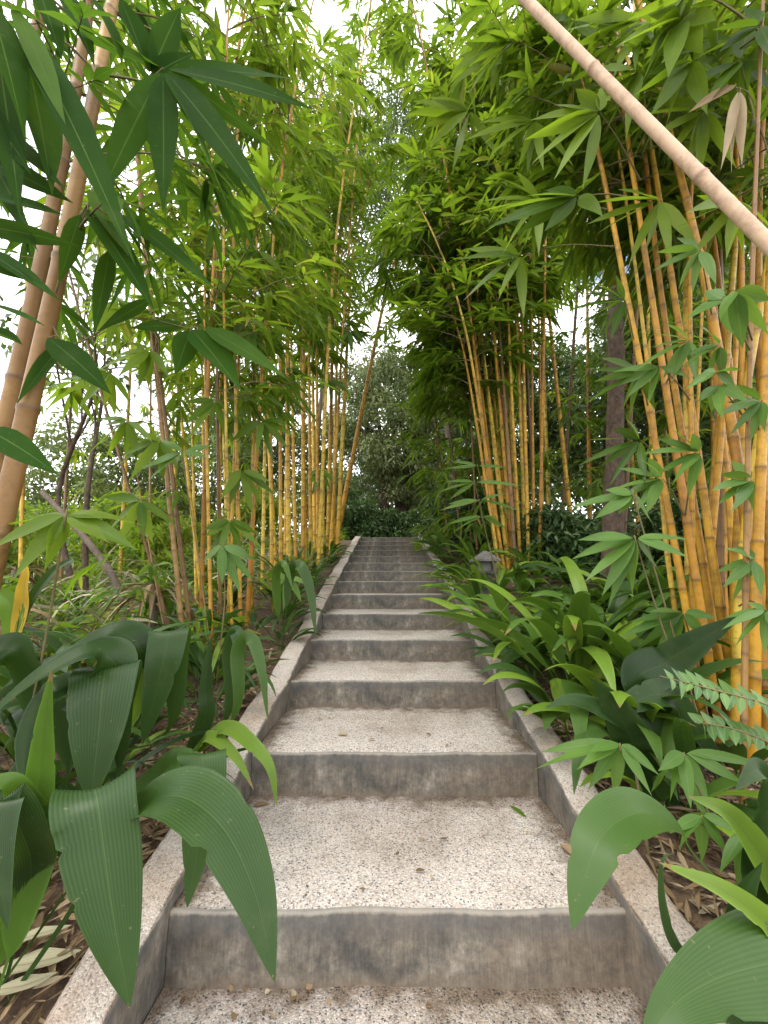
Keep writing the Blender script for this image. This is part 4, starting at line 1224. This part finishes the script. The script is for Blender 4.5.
    # young shoots
    def shoot(label, gx, D0, hands, w, rn, m=M_BAML, group=None):
        x = X(gx, D0)
        base = np.array([x, D0, gz(x, D0) - 0.02])
        root = empty('bamboo_shoot', base)
        tag(root, label, 'bamboo shoot', group)
        a = Acc()
        b = Acc()
        for node, tips, D in hands:
            c = hand_leaves(a, node, D, tips, w, rn, wf=0.86)
            mid = (base + c) / 2 + np.array([U(-.05, .05), 0.05, 0.12])
            b.tube(bez([base, mid, c - np.array([0, 0, 0.03]), c], 14), np.linspace(0.006, 0.002, 14), 6)
        a.build('foliage', [m], root)
        b.build('stalk', M_TWIG, root)
    shoot('young bamboo shoot with pale hand shaped leaves before the dark tree trunk', 690, 2.2, [
        ((636, 538), [(576, 558), (580, 540), (590, 578), (612, 600), (633, 594), (662, 577), (684, 556), (606, 590), (690, 540)], 1.95),
        ((634, 494), [(572, 508), (598, 517), (620, 512), (650, 520), (606, 490)], 2.0)], 14, 0.55)
    shoot('young bamboo shoot with a star of leaves beside the big upright palm grass leaf', 620, 1.75, [
        ((620, 743), [(540, 768), (545, 752), (580, 768), (592, 785), (615, 792), (648, 790), (655, 772), (590, 752)], 1.6)], 13, 0.55)
    shoot('young bamboo shoot drooping its leaves at the foot of the near golden stems', 690, 1.75, [
        ((684, 752), [(655, 788), (672, 795), (690, 802), (706, 796), (768, 768), (740, 782), (660, 770)], 1.65)], 13, 0.5)
    shoot('young bamboo shoot with narrow dark leaves above the wide dark blade', 690, 2.3, [
        ((684, 612), [(634, 622), (626, 636), (640, 648), (658, 652), (705, 638), (715, 618), (650, 612), (672, 662)], 2.15)], 11, 0.2)
    shoot('young bamboo shoot with horizontal light leaves in front of the clump by the lantern', 500, 5.0, [
        ((475, 482), [(440, 492), (446, 482), (452, 498), (520, 486)], 4.8), ((480, 500), [(442, 510), (450, 504), (520, 512), (508, 494)], 4.8), ((482, 516), [(450, 524), (455, 532), (515, 520), (505, 528)], 4.8), ((478, 466), [(440, 470), (505, 468), (452, 462)], 4.8)], 6, 0.7)
    shoot('bamboo shoot with broad backlit leaves in front of the fallen log, left edge', 40, 1.7, [
        ((66, 514), [(-6, 548), (-2, 530), (19, 573), (46, 566), (132, 548), (104, 540), (140, 525)], 1.45)], 20, 0.7, M_BAM)
    shoot('bamboo shoot with long pale leaves hanging between the left stems', 225, 3.2, [
        ((222, 545), [(222, 580), (238, 588), (250, 578), (205, 560), (255, 560)], 3.0), ((182, 452), [(140, 470), (150, 480), (205, 458), (212, 446), (160, 440)], 3.1)], 11, 0.5)
    shoot('bamboo shoot with fresh narrow leaves low before the first yellow stems', 290, 4.2, [
        ((288, 577), [(275, 592), (284, 612), (300, 600), (272, 578), (306, 585)], 3.9)], 9, 0.8)
    shoot('small bamboo shoot with drooping leaves in the lower right bed', 740, 1.5, [
        ((702, 815), [(672, 832), (680, 850), (702, 858), (725, 850), (735, 830)], 1.45), ((745, 830), [(722, 870), (738, 880), (760, 875), (775, 850)], 1.4)], 12, 0.45)


# ------------------------------------------------------------------ other plants and things
def fern_sprig(label, ctrl, n, size):
    pts = bez([at(*c) for c in ctrl], 40)
    base = pts[0]
    x, y = base[0] + 0.15, base[1] + 0.05
    g = np.array([x, y, gz(x, y) - 0.02])
    root = empty('leafy_sprig', g)
    tag(root, label, 'plant')
    a = Acc()
    full = np.vstack([bez([g, (g + base) / 2 + ZUP * 0.1, base], 8)[:-1], pts])
    a.tube(full, np.linspace(0.006, 0.0015, len(full)), 6)
    a.build('stalk', M_TWIG, root)
    a, lv = Acc(), Leaves()
    for k in range(n):
        f = 0.12 + 0.88 * k / n
        i = min(int(f * 39), 38)
        tg = norm(pts[i + 1] - pts[i])
        sd = norm(np.cross(tg, np.array([0.1, -0.8, 0.55])))
        for s_ in (-1, 1):
            d = norm(tg * 0.55 + sd * s_ * 0.9 + rng.normal(0, 0.15, 3))
            lv.add(pts[i], d, ZUP * 0.6 + np.array([0, -0.7, 0]) + rng.normal(0, 0.3, 3), size * U(0.7, 1.1), size * 0.5, 0.1, rng.random())
    lv.flush(a, 0, 1, 0.15)
    a.build('foliage', M_FERN, root)


def crown_leaves(lv, centers, cr, per, size, tone=0.5, ratio=0.42, flat=0.6):
    for c in centers:
        t = tone + rng.normal(0, 0.18)
        r = cr * U(0.6, 1.25)
        d = norm(rng.normal(0, 1, (per, 3)))
        p = c + d * r * (rng.random((per, 1)) ** 0.45) * np.array([1, 1, 0.7])
        for q in range(per):
            lv.add(p[q], d[q] * 0.7 + rng.normal(0, 0.6, 3) - ZUP * 0.25, ZUP * flat + rng.normal(0, 0.6, 3), size * U(0.6, 1.3), size * ratio, 0.15, np.clip(t + rng.normal(0, 0.15), 0, 1))


def tree(label, group, x, y, h, tr, cz, rad, ncl, cr, per, size, trunks=1, bark=None, lm=None, tone=0.5, lean=(0, 0), ratio=0.42, name='tree', limbs=9, category='tree', low=0.35, shell=0.5, kinkf=0.05):
    g = gz(x, y)
    root = empty(name, (x, y, g))
    tag(root, label, category, group)
    a = Acc()
    cen = []
    cc = np.array([x + lean[0], y + lean[1], g + cz])
    for k in range(ncl):
        d = norm(rng.normal(0, 1, 3))
        cen.append(cc + d * np.array(rad) * U(0.15, 1) ** shell)
    cen = np.array(cen)
    cen[:, 2] = np.maximum(cen[:, 2], g + 0.15)
    for t in range(trunks):
        b = np.array([x + U(-1, 1) * tr * 2.5 * (trunks > 1), y + U(-1, 1) * tr * 2 * (trunks > 1), g - 0.1])
        top = cc + np.array([U(-.5, .5) * rad[0] * (trunks > 1), U(-.3, .3) * rad[1] * (trunks > 1), h - cz if trunks == 1 else rad[2] * 0.5])
        kink = rng.normal(0, kinkf * h, 3) * [1, 1, 0]
        pts = bez([b, b * 0.65 + top * 0.35 + kink, b * 0.3 + top * 0.7 - kink * 0.6, top], 16)
        rr = np.linspace(tr, tr * 0.22, 16) * (1 + 0.05 * rng.normal(0, 1, 16))
        rr[0] *= 1.35
        a.tube(pts, rr, 10)
        for l in range(limbs):
            i = int(U(low * 16, 15))
            e = cen[int(rng.integers(len(cen)))]
            s_ = pts[i]
            m_ = (s_ + e) / 2 + ZUP * 0.12 * np.linalg.norm(e - s_) + rng.normal(0, 0.1, 3)
            a.tube(bez([s_, m_, e], 8), np.linspace(rr[i] * 0.5, 0.012, 8), 6, cap=False)
    a.build('trunk', bark or M_BARK, root)
    if per:
        a, lv = Acc(), Leaves()
        crown_leaves(lv, cen, cr, per, size, tone, ratio)
        lv.flush(a, 0, 0, 0.2)
        a.build('crown', lm or M_TREE, root)
    return root


def shrub(label, group, x, y, w, h, ncl, per, size, lm=None, tone=0.4, ratio=0.4):
    g = gz(x, y)
    root = empty('shrub', (x, y, g))
    tag(root, label, 'shrub', group)
    a, lv, b = Acc(), Leaves(), Acc()
    cen = []
    for k in range(ncl):
        az, rr, zz = U(0, 6.28), math.sqrt(rng.random()), rng.random()
        cen.append(np.array([x + math.cos(az) * rr * w * (1 - 0.4 * zz), y + math.sin(az) * rr * w * 0.7 * (1 - 0.4 * zz), g + 0.08 + h * zz]))
        if k < 14:
            b.tube(bez([(x + U(-.1, .1), y + U(-.1, .1), g - 0.05), (np.array([x, y, g]) + cen[-1]) / 2 + ZUP * 0.1, cen[-1]], 6), np.linspace(0.02, 0.006, 6), 5, cap=False)
    crown_leaves(lv, cen, 0.28 * max(w, h) ** 0.6, per, size, tone, ratio)
    lv.flush(a, 0, 0, 0.2)
    a.build('foliage', lm or M_SHRUB, root)
    b.build('stems', M_BARK, root)


def build_trees():
    tree('dark straight tree trunk rising between the two right bamboo clumps', None, 2.66, 4.9, 9.5, 0.135, 8.2, (1.6, 1.6, 1.3), 60, 0.5, 26, 0.2, lm=M_TREE, limbs=8, low=0.75, kinkf=0.004, lean=(0.9, 0))
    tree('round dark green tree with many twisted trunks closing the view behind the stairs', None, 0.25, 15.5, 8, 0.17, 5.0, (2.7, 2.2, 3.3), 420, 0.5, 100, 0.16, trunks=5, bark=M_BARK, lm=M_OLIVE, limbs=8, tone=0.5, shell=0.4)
    tree('forked dark tree leaning in the pale gap behind the left edge canes', None, -4.15, 5.6, 3.9, 0.045, 4.2, (1.4, 1.2, 1.1), 26, 0.4, 20, 0.16, trunks=2, limbs=5, lean=(-0.7, 0.3), tone=0.7)
    # broken log
    p = [at(112, 575, 5.0), at(80, 532, 5.1), at(42, 492, 5.3)]
    low = p[0] + (p[0] - p[1]) * 0.5
    low[2] = gz(low[0], low[1]) + 0.02
    root = empty('fallen_log', low)
    tag(root, 'brown fallen log propped up at the left behind the backlit shoot', 'log')
    a = Acc()
    a.tube(bez([low] + p, 16), np.linspace(0.045, 0.032, 16) * (1 + 0.06 * rng.normal(0, 1, 16)), 10)
    a.build('log_trunk', M_BARKG, root)
    # sparse high trees over the path
    tree('tall thin tree with bare grey branches and wispy leaves above the path', None, -2.5, 12.8, 16, 0.09, 13.2, (3.9, 2.3, 5.2), 300, 0.6, 50, 0.24, kinkf=0.008, lean=(1.0, 0), limbs=34, bark=M_BARKG, tone=0.65, low=0.25, ratio=0.22)
    tree('tall feathery tree arching its twigs over the head of the stairs', None, 2.3, 13.0, 16, 0.12, 13.4, (3.4, 2.3, 5.0), 240, 0.6, 48, 0.24, limbs=30, bark=M_BARKG, tone=0.6, ratio=0.2, lean=(-0.9, -0.5))
    k = 0
    for (x, y, h, cz, rad, n, tone, lab) in [
        (-5.5, 17, 10, 6.0, (3.4, 2.5, 3.4), 120, 0.85, 'pale leafy tree far behind the yellow stems on the left'),
        (-12, 16, 7, 3.6, (3.8, 3, 2.4), 110, 0.95, 'pale low tree beyond the fallen log at the far left'),
        (-9.5, 21, 9, 5.0, (3.6, 3, 3.2), 110, 0.9, 'pale tree deep in the gap left of the middle clump'),
        (4.6, 16, 10, 5.6, (3.2, 2.5, 3.9), 150, 0.45, 'full green tree behind the clump with the lantern'),
        (8.5, 14, 9, 5.0, (3.4, 2.5, 3.8), 150, 0.4, 'dense green tree right of the dark trunk in the distance'),
        (7.2, 8.5, 7, 4.2, (2.4, 2.0, 2.9), 130, 0.4, 'leafy dark tree behind the near golden stems'),
        (12, 12, 9, 5.0, (3.4, 2.5, 3.8), 130, 0.4, 'dense green tree at the far right behind the leaning pole')]:
        tree(lab, None, x, y, h, 0.14, cz, rad, int(n * 1.3), 0.65, 90, 0.22, trunks=2, limbs=8, tone=tone)
    # dark shrubs round the top of the stairs
    for lab, x, y, w, h in [('dark round shrub at the left behind the top step', -1.0, 12.6, 0.9, 1.2), ('dark shrub in the middle behind the top step', 0.3, 13.2, 1.0, 1.0), ('dark shrub at the right behind the top step', 1.5, 12.6, 0.9, 1.3),
                            ('tall dark shrub left of the twisted trunks', -1.9, 13.8, 1.2, 2.4), ('tall dark shrub right of the twisted trunks', 2.6, 13.4, 1.2, 2.2),
                            ('dark shrub under the right clump behind the lantern', 2.2, 8.6, 1.0, 1.1), ('dark shrub between the lantern clump and the dark trunk', 2.9, 6.6, 0.8, 0.9),
                            ('dark shrub right of the foot of the dark trunk', 4.1, 5.4, 0.9, 1.1), ('dark shrub deep behind the near golden stems', 5.0, 4.2, 0.9, 1.2), ('dark shrub behind the near stems at the right edge', 4.6, 3.0, 0.9, 1.1)]:
        shrub(lab, None, x, y, w, h, 60, 80, 0.14)
    for lab, x, y, w, h in [('bright shrub left of the fallen log', -6.4, 6.4, 1.0, 1.3), ('bright shrub behind the forked tree', -5.6, 8.5, 1.3, 1.4), ('bright low shrub behind the brown stems', -3.9, 7.2, 0.9, 0.9),
                            ('bright shrub behind the yellow stems', -3.4, 9.8, 1.2, 1.3), ('broad bright shrub in the far left gap', -8.5, 9.5, 1.7, 1.7), ('small bright shrub before the fallen log', -4.4, 4.2, 0.6, 0.6)]:
        shrub(lab, None, x, y, w, h, 45, 60, 0.17, M_BAM, 0.75, 0.3)


def build_ground_cover():
    # leaf litter
    a, lv = Acc(), Leaves()
    n = 0
    while n < 16000:
        near = n > 8500
        x, y = (U(-2.2, 2.2), 0.5 + 2.6 * rng.random()) if near else (U(-4.5, 4.5), 0.5 + 9 * rng.random() ** 1.5)
        if XL - KW - 0.02 < x < XR + KW + 0.02:
            continue
        az = U(0, 6.28)
        z = gz(x, y) + U(0.004, 0.045)
        d = np.array([math.cos(az), math.sin(az), U(-0.25, 0.25)])
        L = U(0.03, 0.13) if near else U(0.05, 0.2)
        lv.add((x, y, z), d, ZUP + rng.normal(0, 0.35, 3), L, L * U(0.08, 0.24), U(-0.25, 0.3), rng.random())
        n += 1
    lv.flush(a, 0, 1, 0.2)
    tag(a.build('leaf_litter', M_DRY), 'brown dry bamboo leaves littering the soil of both beds', None, kind='stuff')
    # dead twigs and straw
    a = Acc()
    for k in range(420):
        x, y = U(-4.0, 4.0), 0.7 + 6 * rng.random()
        if XL - KW - 0.25 < x < XR + KW + 0.25:
            continue
        az = U(0, 6.28)
        L = U(0.15, 0.6)
        z = gz(x, y) + 0.03
        a.tube([(x, y, z), (x + math.cos(az) * L / 2, y + math.sin(az) * L / 2, z + U(0, .08)), (x + math.cos(az) * L, y + math.sin(az) * L, z + U(-0.02, .1))], [0.005, 0.004, 0.002], 5, cap=False, rnd=rng.random())
    tag(a.build('dead_twigs', M_BARKG), 'thin dead twigs scattered over the beds', None, kind='stuff')
    # undergrowth
    for lab, m, xr, yr, cnt, tone, sz in [('low green undergrowth under the left bamboo', M_BAM, (-9, -1.25), (3.2, 12), 520, 0.7, 0.34), ('low dark undergrowth under the right bamboo', M_BAMD, (1.35, 9), (2.6, 12), 520, 0.6, 0.32),
                                      ('grassy undergrowth beyond the top of the stairs', M_SHRUB, (-7, 8), (11.6, 17), 420, 0.5, 0.34)]:
        a, lv = Acc(), Leaves()
        for k in range(cnt):
            x, y = U(*xr), U(*yr)
            z = gz(x, y)
            h = U(0.03, 0.5)
            nn = int(U(7, 14))
            az0 = U(0, 6.28)
            t = tone + rng.normal(0, 0.15)
            for q in range(nn):
                az = az0 + q * 6.28 / nn + U(-.3, .3)
                lv.add((x, y, z + h * U(0.2, 1)), (math.cos(az), math.sin(az), U(0.1, 1.1)), ZUP + rng.normal(0, .2, 3), sz * U(0.6, 1.3), sz * U(0.10, 0.2), U(0.2, 0.7), np.clip(t + rng.normal(0, .15), 0, 1))
        lv.flush(a, 0, 0, 0.25)
        tag(a.build('undergrowth', m), lab, None, kind='stuff')
    # the far-off wood that closes the horizon
    for lab, x0, x1, y0, y1, hh, cnt, m, tone in [('pale far-off wood closing the view on the left', -45, -3, 24, 34, 7.5, 420, M_TREE, 0.95), ('dense far-off wood closing the view behind the right bamboo', -4, 45, 20, 30, 10.0, 580, M_TREE, 0.5)]:
        a, lv = Acc(), Leaves()
        cen = []
        for k in range(cnt):
            x, y = U(x0, x1), U(y0, y1)
            top = hh * (0.72 + 0.28 * math.sin(x * 0.9) * math.cos(x * 0.37 + 1))
            cen.append((x, y, gz(x, y) + top * rng.random() ** 0.8))
        crown_leaves(lv, np.array(cen), 1.3, 60, 0.5, tone, 0.45)
        lv.flush(a, 0, 0, 0.2)
        tag(a.build('far_wood', m), lab, None, kind='stuff')
    for lab, m, cnt, sz, nm in [('pale straw tangle behind the left bed', M_DRYP, 700, 0.8, 'straw_tangle'), ('fresh green tangle of thin leaves behind the left bed', M_BAML, 900, 0.7, 'leaf_tangle')]:
        a, lv = Acc(), Leaves()
        for k in range(cnt):
            x, y = U(-7.5, -1.7), U(3.6, 9.0)
            if x > -2.4 and y < 5:
                continue
            az = U(0, 6.28)
            lv.add((x, y, gz(x, y) + U(0, 0.35)), (math.cos(az), math.sin(az), U(0.4, 2.2)), ZUP * 0.3 + rng.normal(0, .6, 3), sz * U(0.4, 1.2), U(0.012, 0.04), U(0.2, 0.9), rng.random())
        lv.flush(a, 0, 1, 0.3)
        tag(a.build(nm, m), lab, None, kind='stuff')
    # withered plants, pale straw
    for lab, x, y, n, L in [('withered plant with a brown skirt of hanging dry leaves at the left edge', -3.05, 3.15, 26, 0.75), ('withered straw coloured plant behind the bright palm grass on the left', -2.3, 4.0, 20, 0.6), ('withered brown plant at the foot of the forked tree', -4.6, 5.0, 18, 0.7)]:
        z = gz(x, y)
        root = empty('withered_plant', (x, y, z))
        tag(root, lab, 'plant')
        b = Acc()
        b.tube([(x, y, z - 0.05), (x + 0.02, y, z + 0.35), (x - 0.02, y, z + 0.62)], [0.05, 0.045, 0.03], 8)
        b.build('stalk', M_BARKG, root)
        a, lv = Acc(), Leaves()
        for k in range(n):
            az = U(0, 6.28)
            lv.add((x + 0.03 * math.cos(az), y + 0.03 * math.sin(az), z + U(0.4, 0.62)), (math.cos(az) * 0.5, math.sin(az) * 0.5, U(0.2, 0.5)), ZUP + rng.normal(0, .3, 3), L * U(0.7, 1.1), 0.045, U(0.9, 1.4), rng.random())
        lv.flush(a, 0, 2, 0.4)
        a.build('foliage', M_DRY, root)
    # yellow leaf standing over the left bed
    x, y = -2.75, 2.95
    root = empty('yellowing_plant', (x, y, gz(x, y)))
    tag(root, 'plant with a yellow leaf browning at its edges at the left, under the fallen log', 'plant')
    for pts, w, mm in [([(20, 620, 2.9), (24, 590, 2.85), (26, 572, 2.8), (22, 556, 2.8)], 15, M_YEL), ([(22, 620, 2.9), (50, 575, 2.9), (72, 560, 2.85), (66, 570, 2.8)], 10, M_PG), ([(15, 620, 2.9), (-5, 590, 2.85), (-25, 580, 2.8)], 22, M_PG)]:
        a = Acc()
        P = [np.array([x, y, gz(x, y) - 0.02])] + [at(*p) for p in pts]
        blade(a, P, w * 2.85 / F, 0.45, U(0.2, 1), nrm=norm(np.array([0.1, -1, 0.2])), nc=13, vf=0.25)
        a.build('leaf', mm, root)
    # bleached dry leaves lying on the left kerb corner
    for k, (p0, p1, p2, w, lab) in enumerate([((0, 968, 1.12), (38, 962, 1.14), (82, 950, 1.18), 26, 'widest bleached dry leaf lying beside the left kerb, middle of three'),
                                             ((-5, 990, 1.08), (25, 985, 1.1), (58, 972, 1.14), 18, 'lowest bleached dry leaf lying beside the left kerb in the corner'),
                                             ((5, 945, 1.2), (35, 935, 1.22), (72, 925, 1.26), 15, 'uppermost bleached dry leaf lying beside the left kerb')]):
        P = [at(*q) for q in (p0, p1, p2)]
        P = []
        for qx, qy, _ in (p0, p1, p2):
            t_ = 0.9
            while at(qx, qy, t_)[2] > gz(min(at(qx, qy, t_)[0], -0.92), t_) + 0.05 + 0.015 * k and t_ < 3:
                t_ += 0.01
            P.append(at(qx, qy, t_))
        root_o = Acc()
        blade(root_o, P, w * 1.15 / F, 0.0, 0.5, nrm=ZUP, nc=15, ns=14, vf=0.15, pleat=0.05)
        o = root_o.build('dry_leaf', M_DRYP)
        tag(o, lab, 'dry leaf')
    # leaves dropped on the stairs
    def on_stairs(px, py):
        r = ray(px, py)
        best = None
        for n_ in range(len(SYx) - 1):
            # plane of the tread
            y0, y1, z0, z1 = SYx[n_], SYx[n_ + 1], SZx[n_], FZx[n_ + 1]
            sl = (z1 - z0) / (y1 - y0)
            t = (EYE - z0 + sl * y0) / (sl * r[1] - r[2]) if abs(sl * r[1] - r[2]) > 1e-6 else -1
            p_ = np.array([0, 0, EYE]) + r * t
            if t > 0 and y0 <= p_[1] <= y1:
                return p_
        return None
    for px, py, L, wd, ang, mm, rn, lab in [(262, 806, 0.085, 0.032, 10, M_DRY, 0.45, 'orange brown fallen leaf at the left back of the second tread'), (166, 987, 0.10, 0.03, 25, M_YEL, 0.4, 'yellow fallen leaf on the lowest tread by the left kerb'),
                                        (517, 812, 0.12, 0.022, 115, M_BAM, 0.6, 'green fallen leaf on the second tread near the right kerb'), (566, 852, 0.075, 0.035, 105, M_DRY, 0.7, 'curled tan fallen leaf on the second tread by the right kerb'),
                                        (343, 736, 0.06, 0.03, 5, M_DRY, 0.9, 'small pale fallen leaf on the third tread'), (392, 608.2, 0.05, 0.02, 0, M_DRY, 0.2, 'tiny brown fallen leaf on the middle of an upper step'),
                                        (310, 990, 0.028, 0.02, 40, M_DRY, 0.6, 'tiny tan leaf scrap under the lowest riser'), (429, 1011, 0.022, 0.014, 0, M_DRY, 0.1, 'tiny brown leaf scrap at the front edge of the lowest tread'),
                                        (528, 835, 0.018, 0.014, 0, M_YEL, 0.1, 'tiny orange petal near the green fallen leaf'), (345, 800, 0.04, 0.012, 15, M_DRY, 0.1, 'thin brown leaf scrap before the second riser'),
                                        (447, 687, 0.06, 0.02, 10, M_DRY, 0.2, 'brown leaf scrap on the fourth tread, right part')] + [
            (U(300, 470), U(608, 780), U(0.015, 0.05), U(0.008, 0.02), U(0, 180), M_DRY, U(0, 1), None) for k_ in range(26)] + [(U(215, 580), U(800, 900), U(0.012, 0.04), U(0.006, 0.014), U(0, 180), M_DRY, U(0, 1), None) for k_ in range(12)] + [(U(180, 330), U(985, 1020), U(0.015, 0.04), U(0.008, 0.016), U(0, 180), M_DRY, U(0, 1), None) for k_ in range(12)]:
        p_ = on_stairs(px, py)
        if p_ is None:
            continue
        a = Acc()
        d = np.array([math.cos(R(ang)), math.sin(R(ang)), 0.12])
        a.leaves([p_ - d * L / 2 + ZUP * 0.012], [d], [ZUP + np.array([0.1, -0.1, 0])], [L], [wd], 0.12, 0.35, [rn], 0, 2)
        tag(a.build('fallen_leaf', mm), lab or 'tiny dry leaf scrap scattered on the stair treads', 'leaf', None if lab else 'leaf scraps scattered on the stairs')


def build_lantern():
    x, y = X(486, 5.3) - 0.02, 5.3
    z = gz(x, y)
    top = at(486, 551, 5.3)[2]
    root = empty('stone_lantern', (x, y, z))
    tag(root, 'small grey stone garden lantern with a pyramid cap among leaves right of the stairs', 'lantern')
    m = wood_mat('lantern_stone', (0.07, 0.066, 0.058), (0.20, 0.185, 0.165), (8, 8, 8), 0.3)
    def frus(w0, w1, z0, z1, acc):
        v = [(x + sx * w, y + sy * w, zz) for w, zz in ((w0, z0), (w1, z1)) for sx, sy in ((-1, -1), (1, -1), (1, 1), (-1, 1))]
        acc.add(v, [(0, 1, 5, 4), (1, 2, 6, 5), (2, 3, 7, 6), (3, 0, 4, 7), (3, 2, 1, 0), (4, 5, 6, 7)])
    a = Acc(); frus(0.11, 0.10, z - 0.05, z + 0.06, a); frus(0.07, 0.06, z + 0.0601, top - 0.30, a)
    a.build('post', m, root, smooth=False)
    a = Acc(); frus(0.10, 0.12, top - 0.2995, top - 0.26, a)
    for sx in (-1, 1):
        for sy in (-1, 1):
            a.box(x + sx * 0.095 - 0.018, x + sx * 0.095 + 0.018, y + sy * 0.095 - 0.018, y + sy * 0.095 + 0.018, top - 0.2595, top - 0.1405)
    box_o = a.build('light_box', m, root, smooth=False)
    a = Acc(); a.box(x - 0.06, x + 0.06, y - 0.06, y + 0.06, top - 0.259, top - 0.142)
    mg, nt = mat('frosted_pane')
    p = N(nt, 'ShaderNodeBsdfPrincipled', i_Roughness=0.5)
    nz = N(nt, 'ShaderNodeTexNoise', i_Scale=20.0)
    nt.links.new(ramp(nt, nz.outputs['Fac'], [(0.3, (0.10, 0.10, 0.09)), (0.7, (0.2, 0.19, 0.17))]), p.inputs['Base Color'])
    o = N(nt, 'ShaderNodeOutputMaterial')
    nt.links.new(p.outputs[0], o.inputs[0])
    a.build('pane', mg, box_o, smooth=False)
    a = Acc(); frus(0.175, 0.175, top - 0.14, top - 0.115, a); frus(0.17, 0.02, top - 0.1149, top, a)
    a.build('cap', m, root, smooth=False)


build_palm_grass()
build_near_leaves()
fern_sprig('grey green sprig of paired oval leaflets reaching in from the right edge', [(800, 725, 1.65), (768, 705, 1.6), (715, 690, 1.55), (660, 676, 1.5)], 17, 0.062)
fern_sprig('lower sprig of paired leaflets hanging at the right edge', [(800, 760, 1.7), (768, 742, 1.65), (730, 728, 1.6), (695, 722, 1.55)], 13, 0.066)
build_trees()
build_ground_cover()
build_lantern()


# ------------------------------------------------------------------ light
def light():
    w = bpy.data.worlds.new('World')
    SC.world = w
    w.use_nodes = True
    nt = w.node_tree
    nt.nodes.clear()
    L = nt.links.new
    sky = N(nt, 'ShaderNodeTexSky', sky_type='NISHITA')
    sky.sun_disc = False
    sky.sun_elevation = R(62)
    sky.sun_rotation = R(-125)
    sky.dust_density = 2.0
    tc = N(nt, 'ShaderNodeTexCoord')
    nz = N(nt, 'ShaderNodeTexNoise', i_Scale=2.6, i_Detail=8.0, i_Roughness=0.55)
    L(tc.outputs['Generated'], nz.inputs['Vector'])
    cl = ramp(nt, nz.outputs['Fac'], [(0.34, (0, 0, 0)), (0.46, (1, 1, 1))])
    colr = mixc(nt, cl, sky.outputs[0], (11.0, 11.0, 11.2))
    bg = N(nt, 'ShaderNodeBackground', i_Strength=0.15)
    L(colr, bg.inputs[0])
    o = N(nt, 'ShaderNodeOutputWorld')
    L(bg.outputs[0], o.inputs[0])
    s = bpy.data.lights.new('sun', 'SUN')
    s.energy = 0.9
    s.angle = R(18)
    s.color = (1.0, 0.95, 0.86)
    so = bpy.data.objects.new('sun', s)
    COL.objects.link(so)
    # soft light arrives from high on the left, behind the camera
    el, az = R(62), R(-125)
    d = np.array([math.sin(az) * math.cos(el), math.cos(az) * math.cos(el), math.sin(el)])
    from mathutils import Vector
    so.rotation_euler = Vector(d).to_track_quat('Z', 'Y').to_euler()
    vs = SC.view_settings
    vs.view_transform = 'Standard'
    vs.look = 'None'
    vs.exposure = 1.06
    vs.gamma = 1
    vs.use_curve_mapping = False
    SC.cycles.use_denoising = True
    SC.cycles.max_bounces = 12
    SC.cycles.diffuse_bounces = 9
    SC.cycles.transparent_max_bounces = 8
    SC.cycles.sample_clamp_indirect = 6


light()
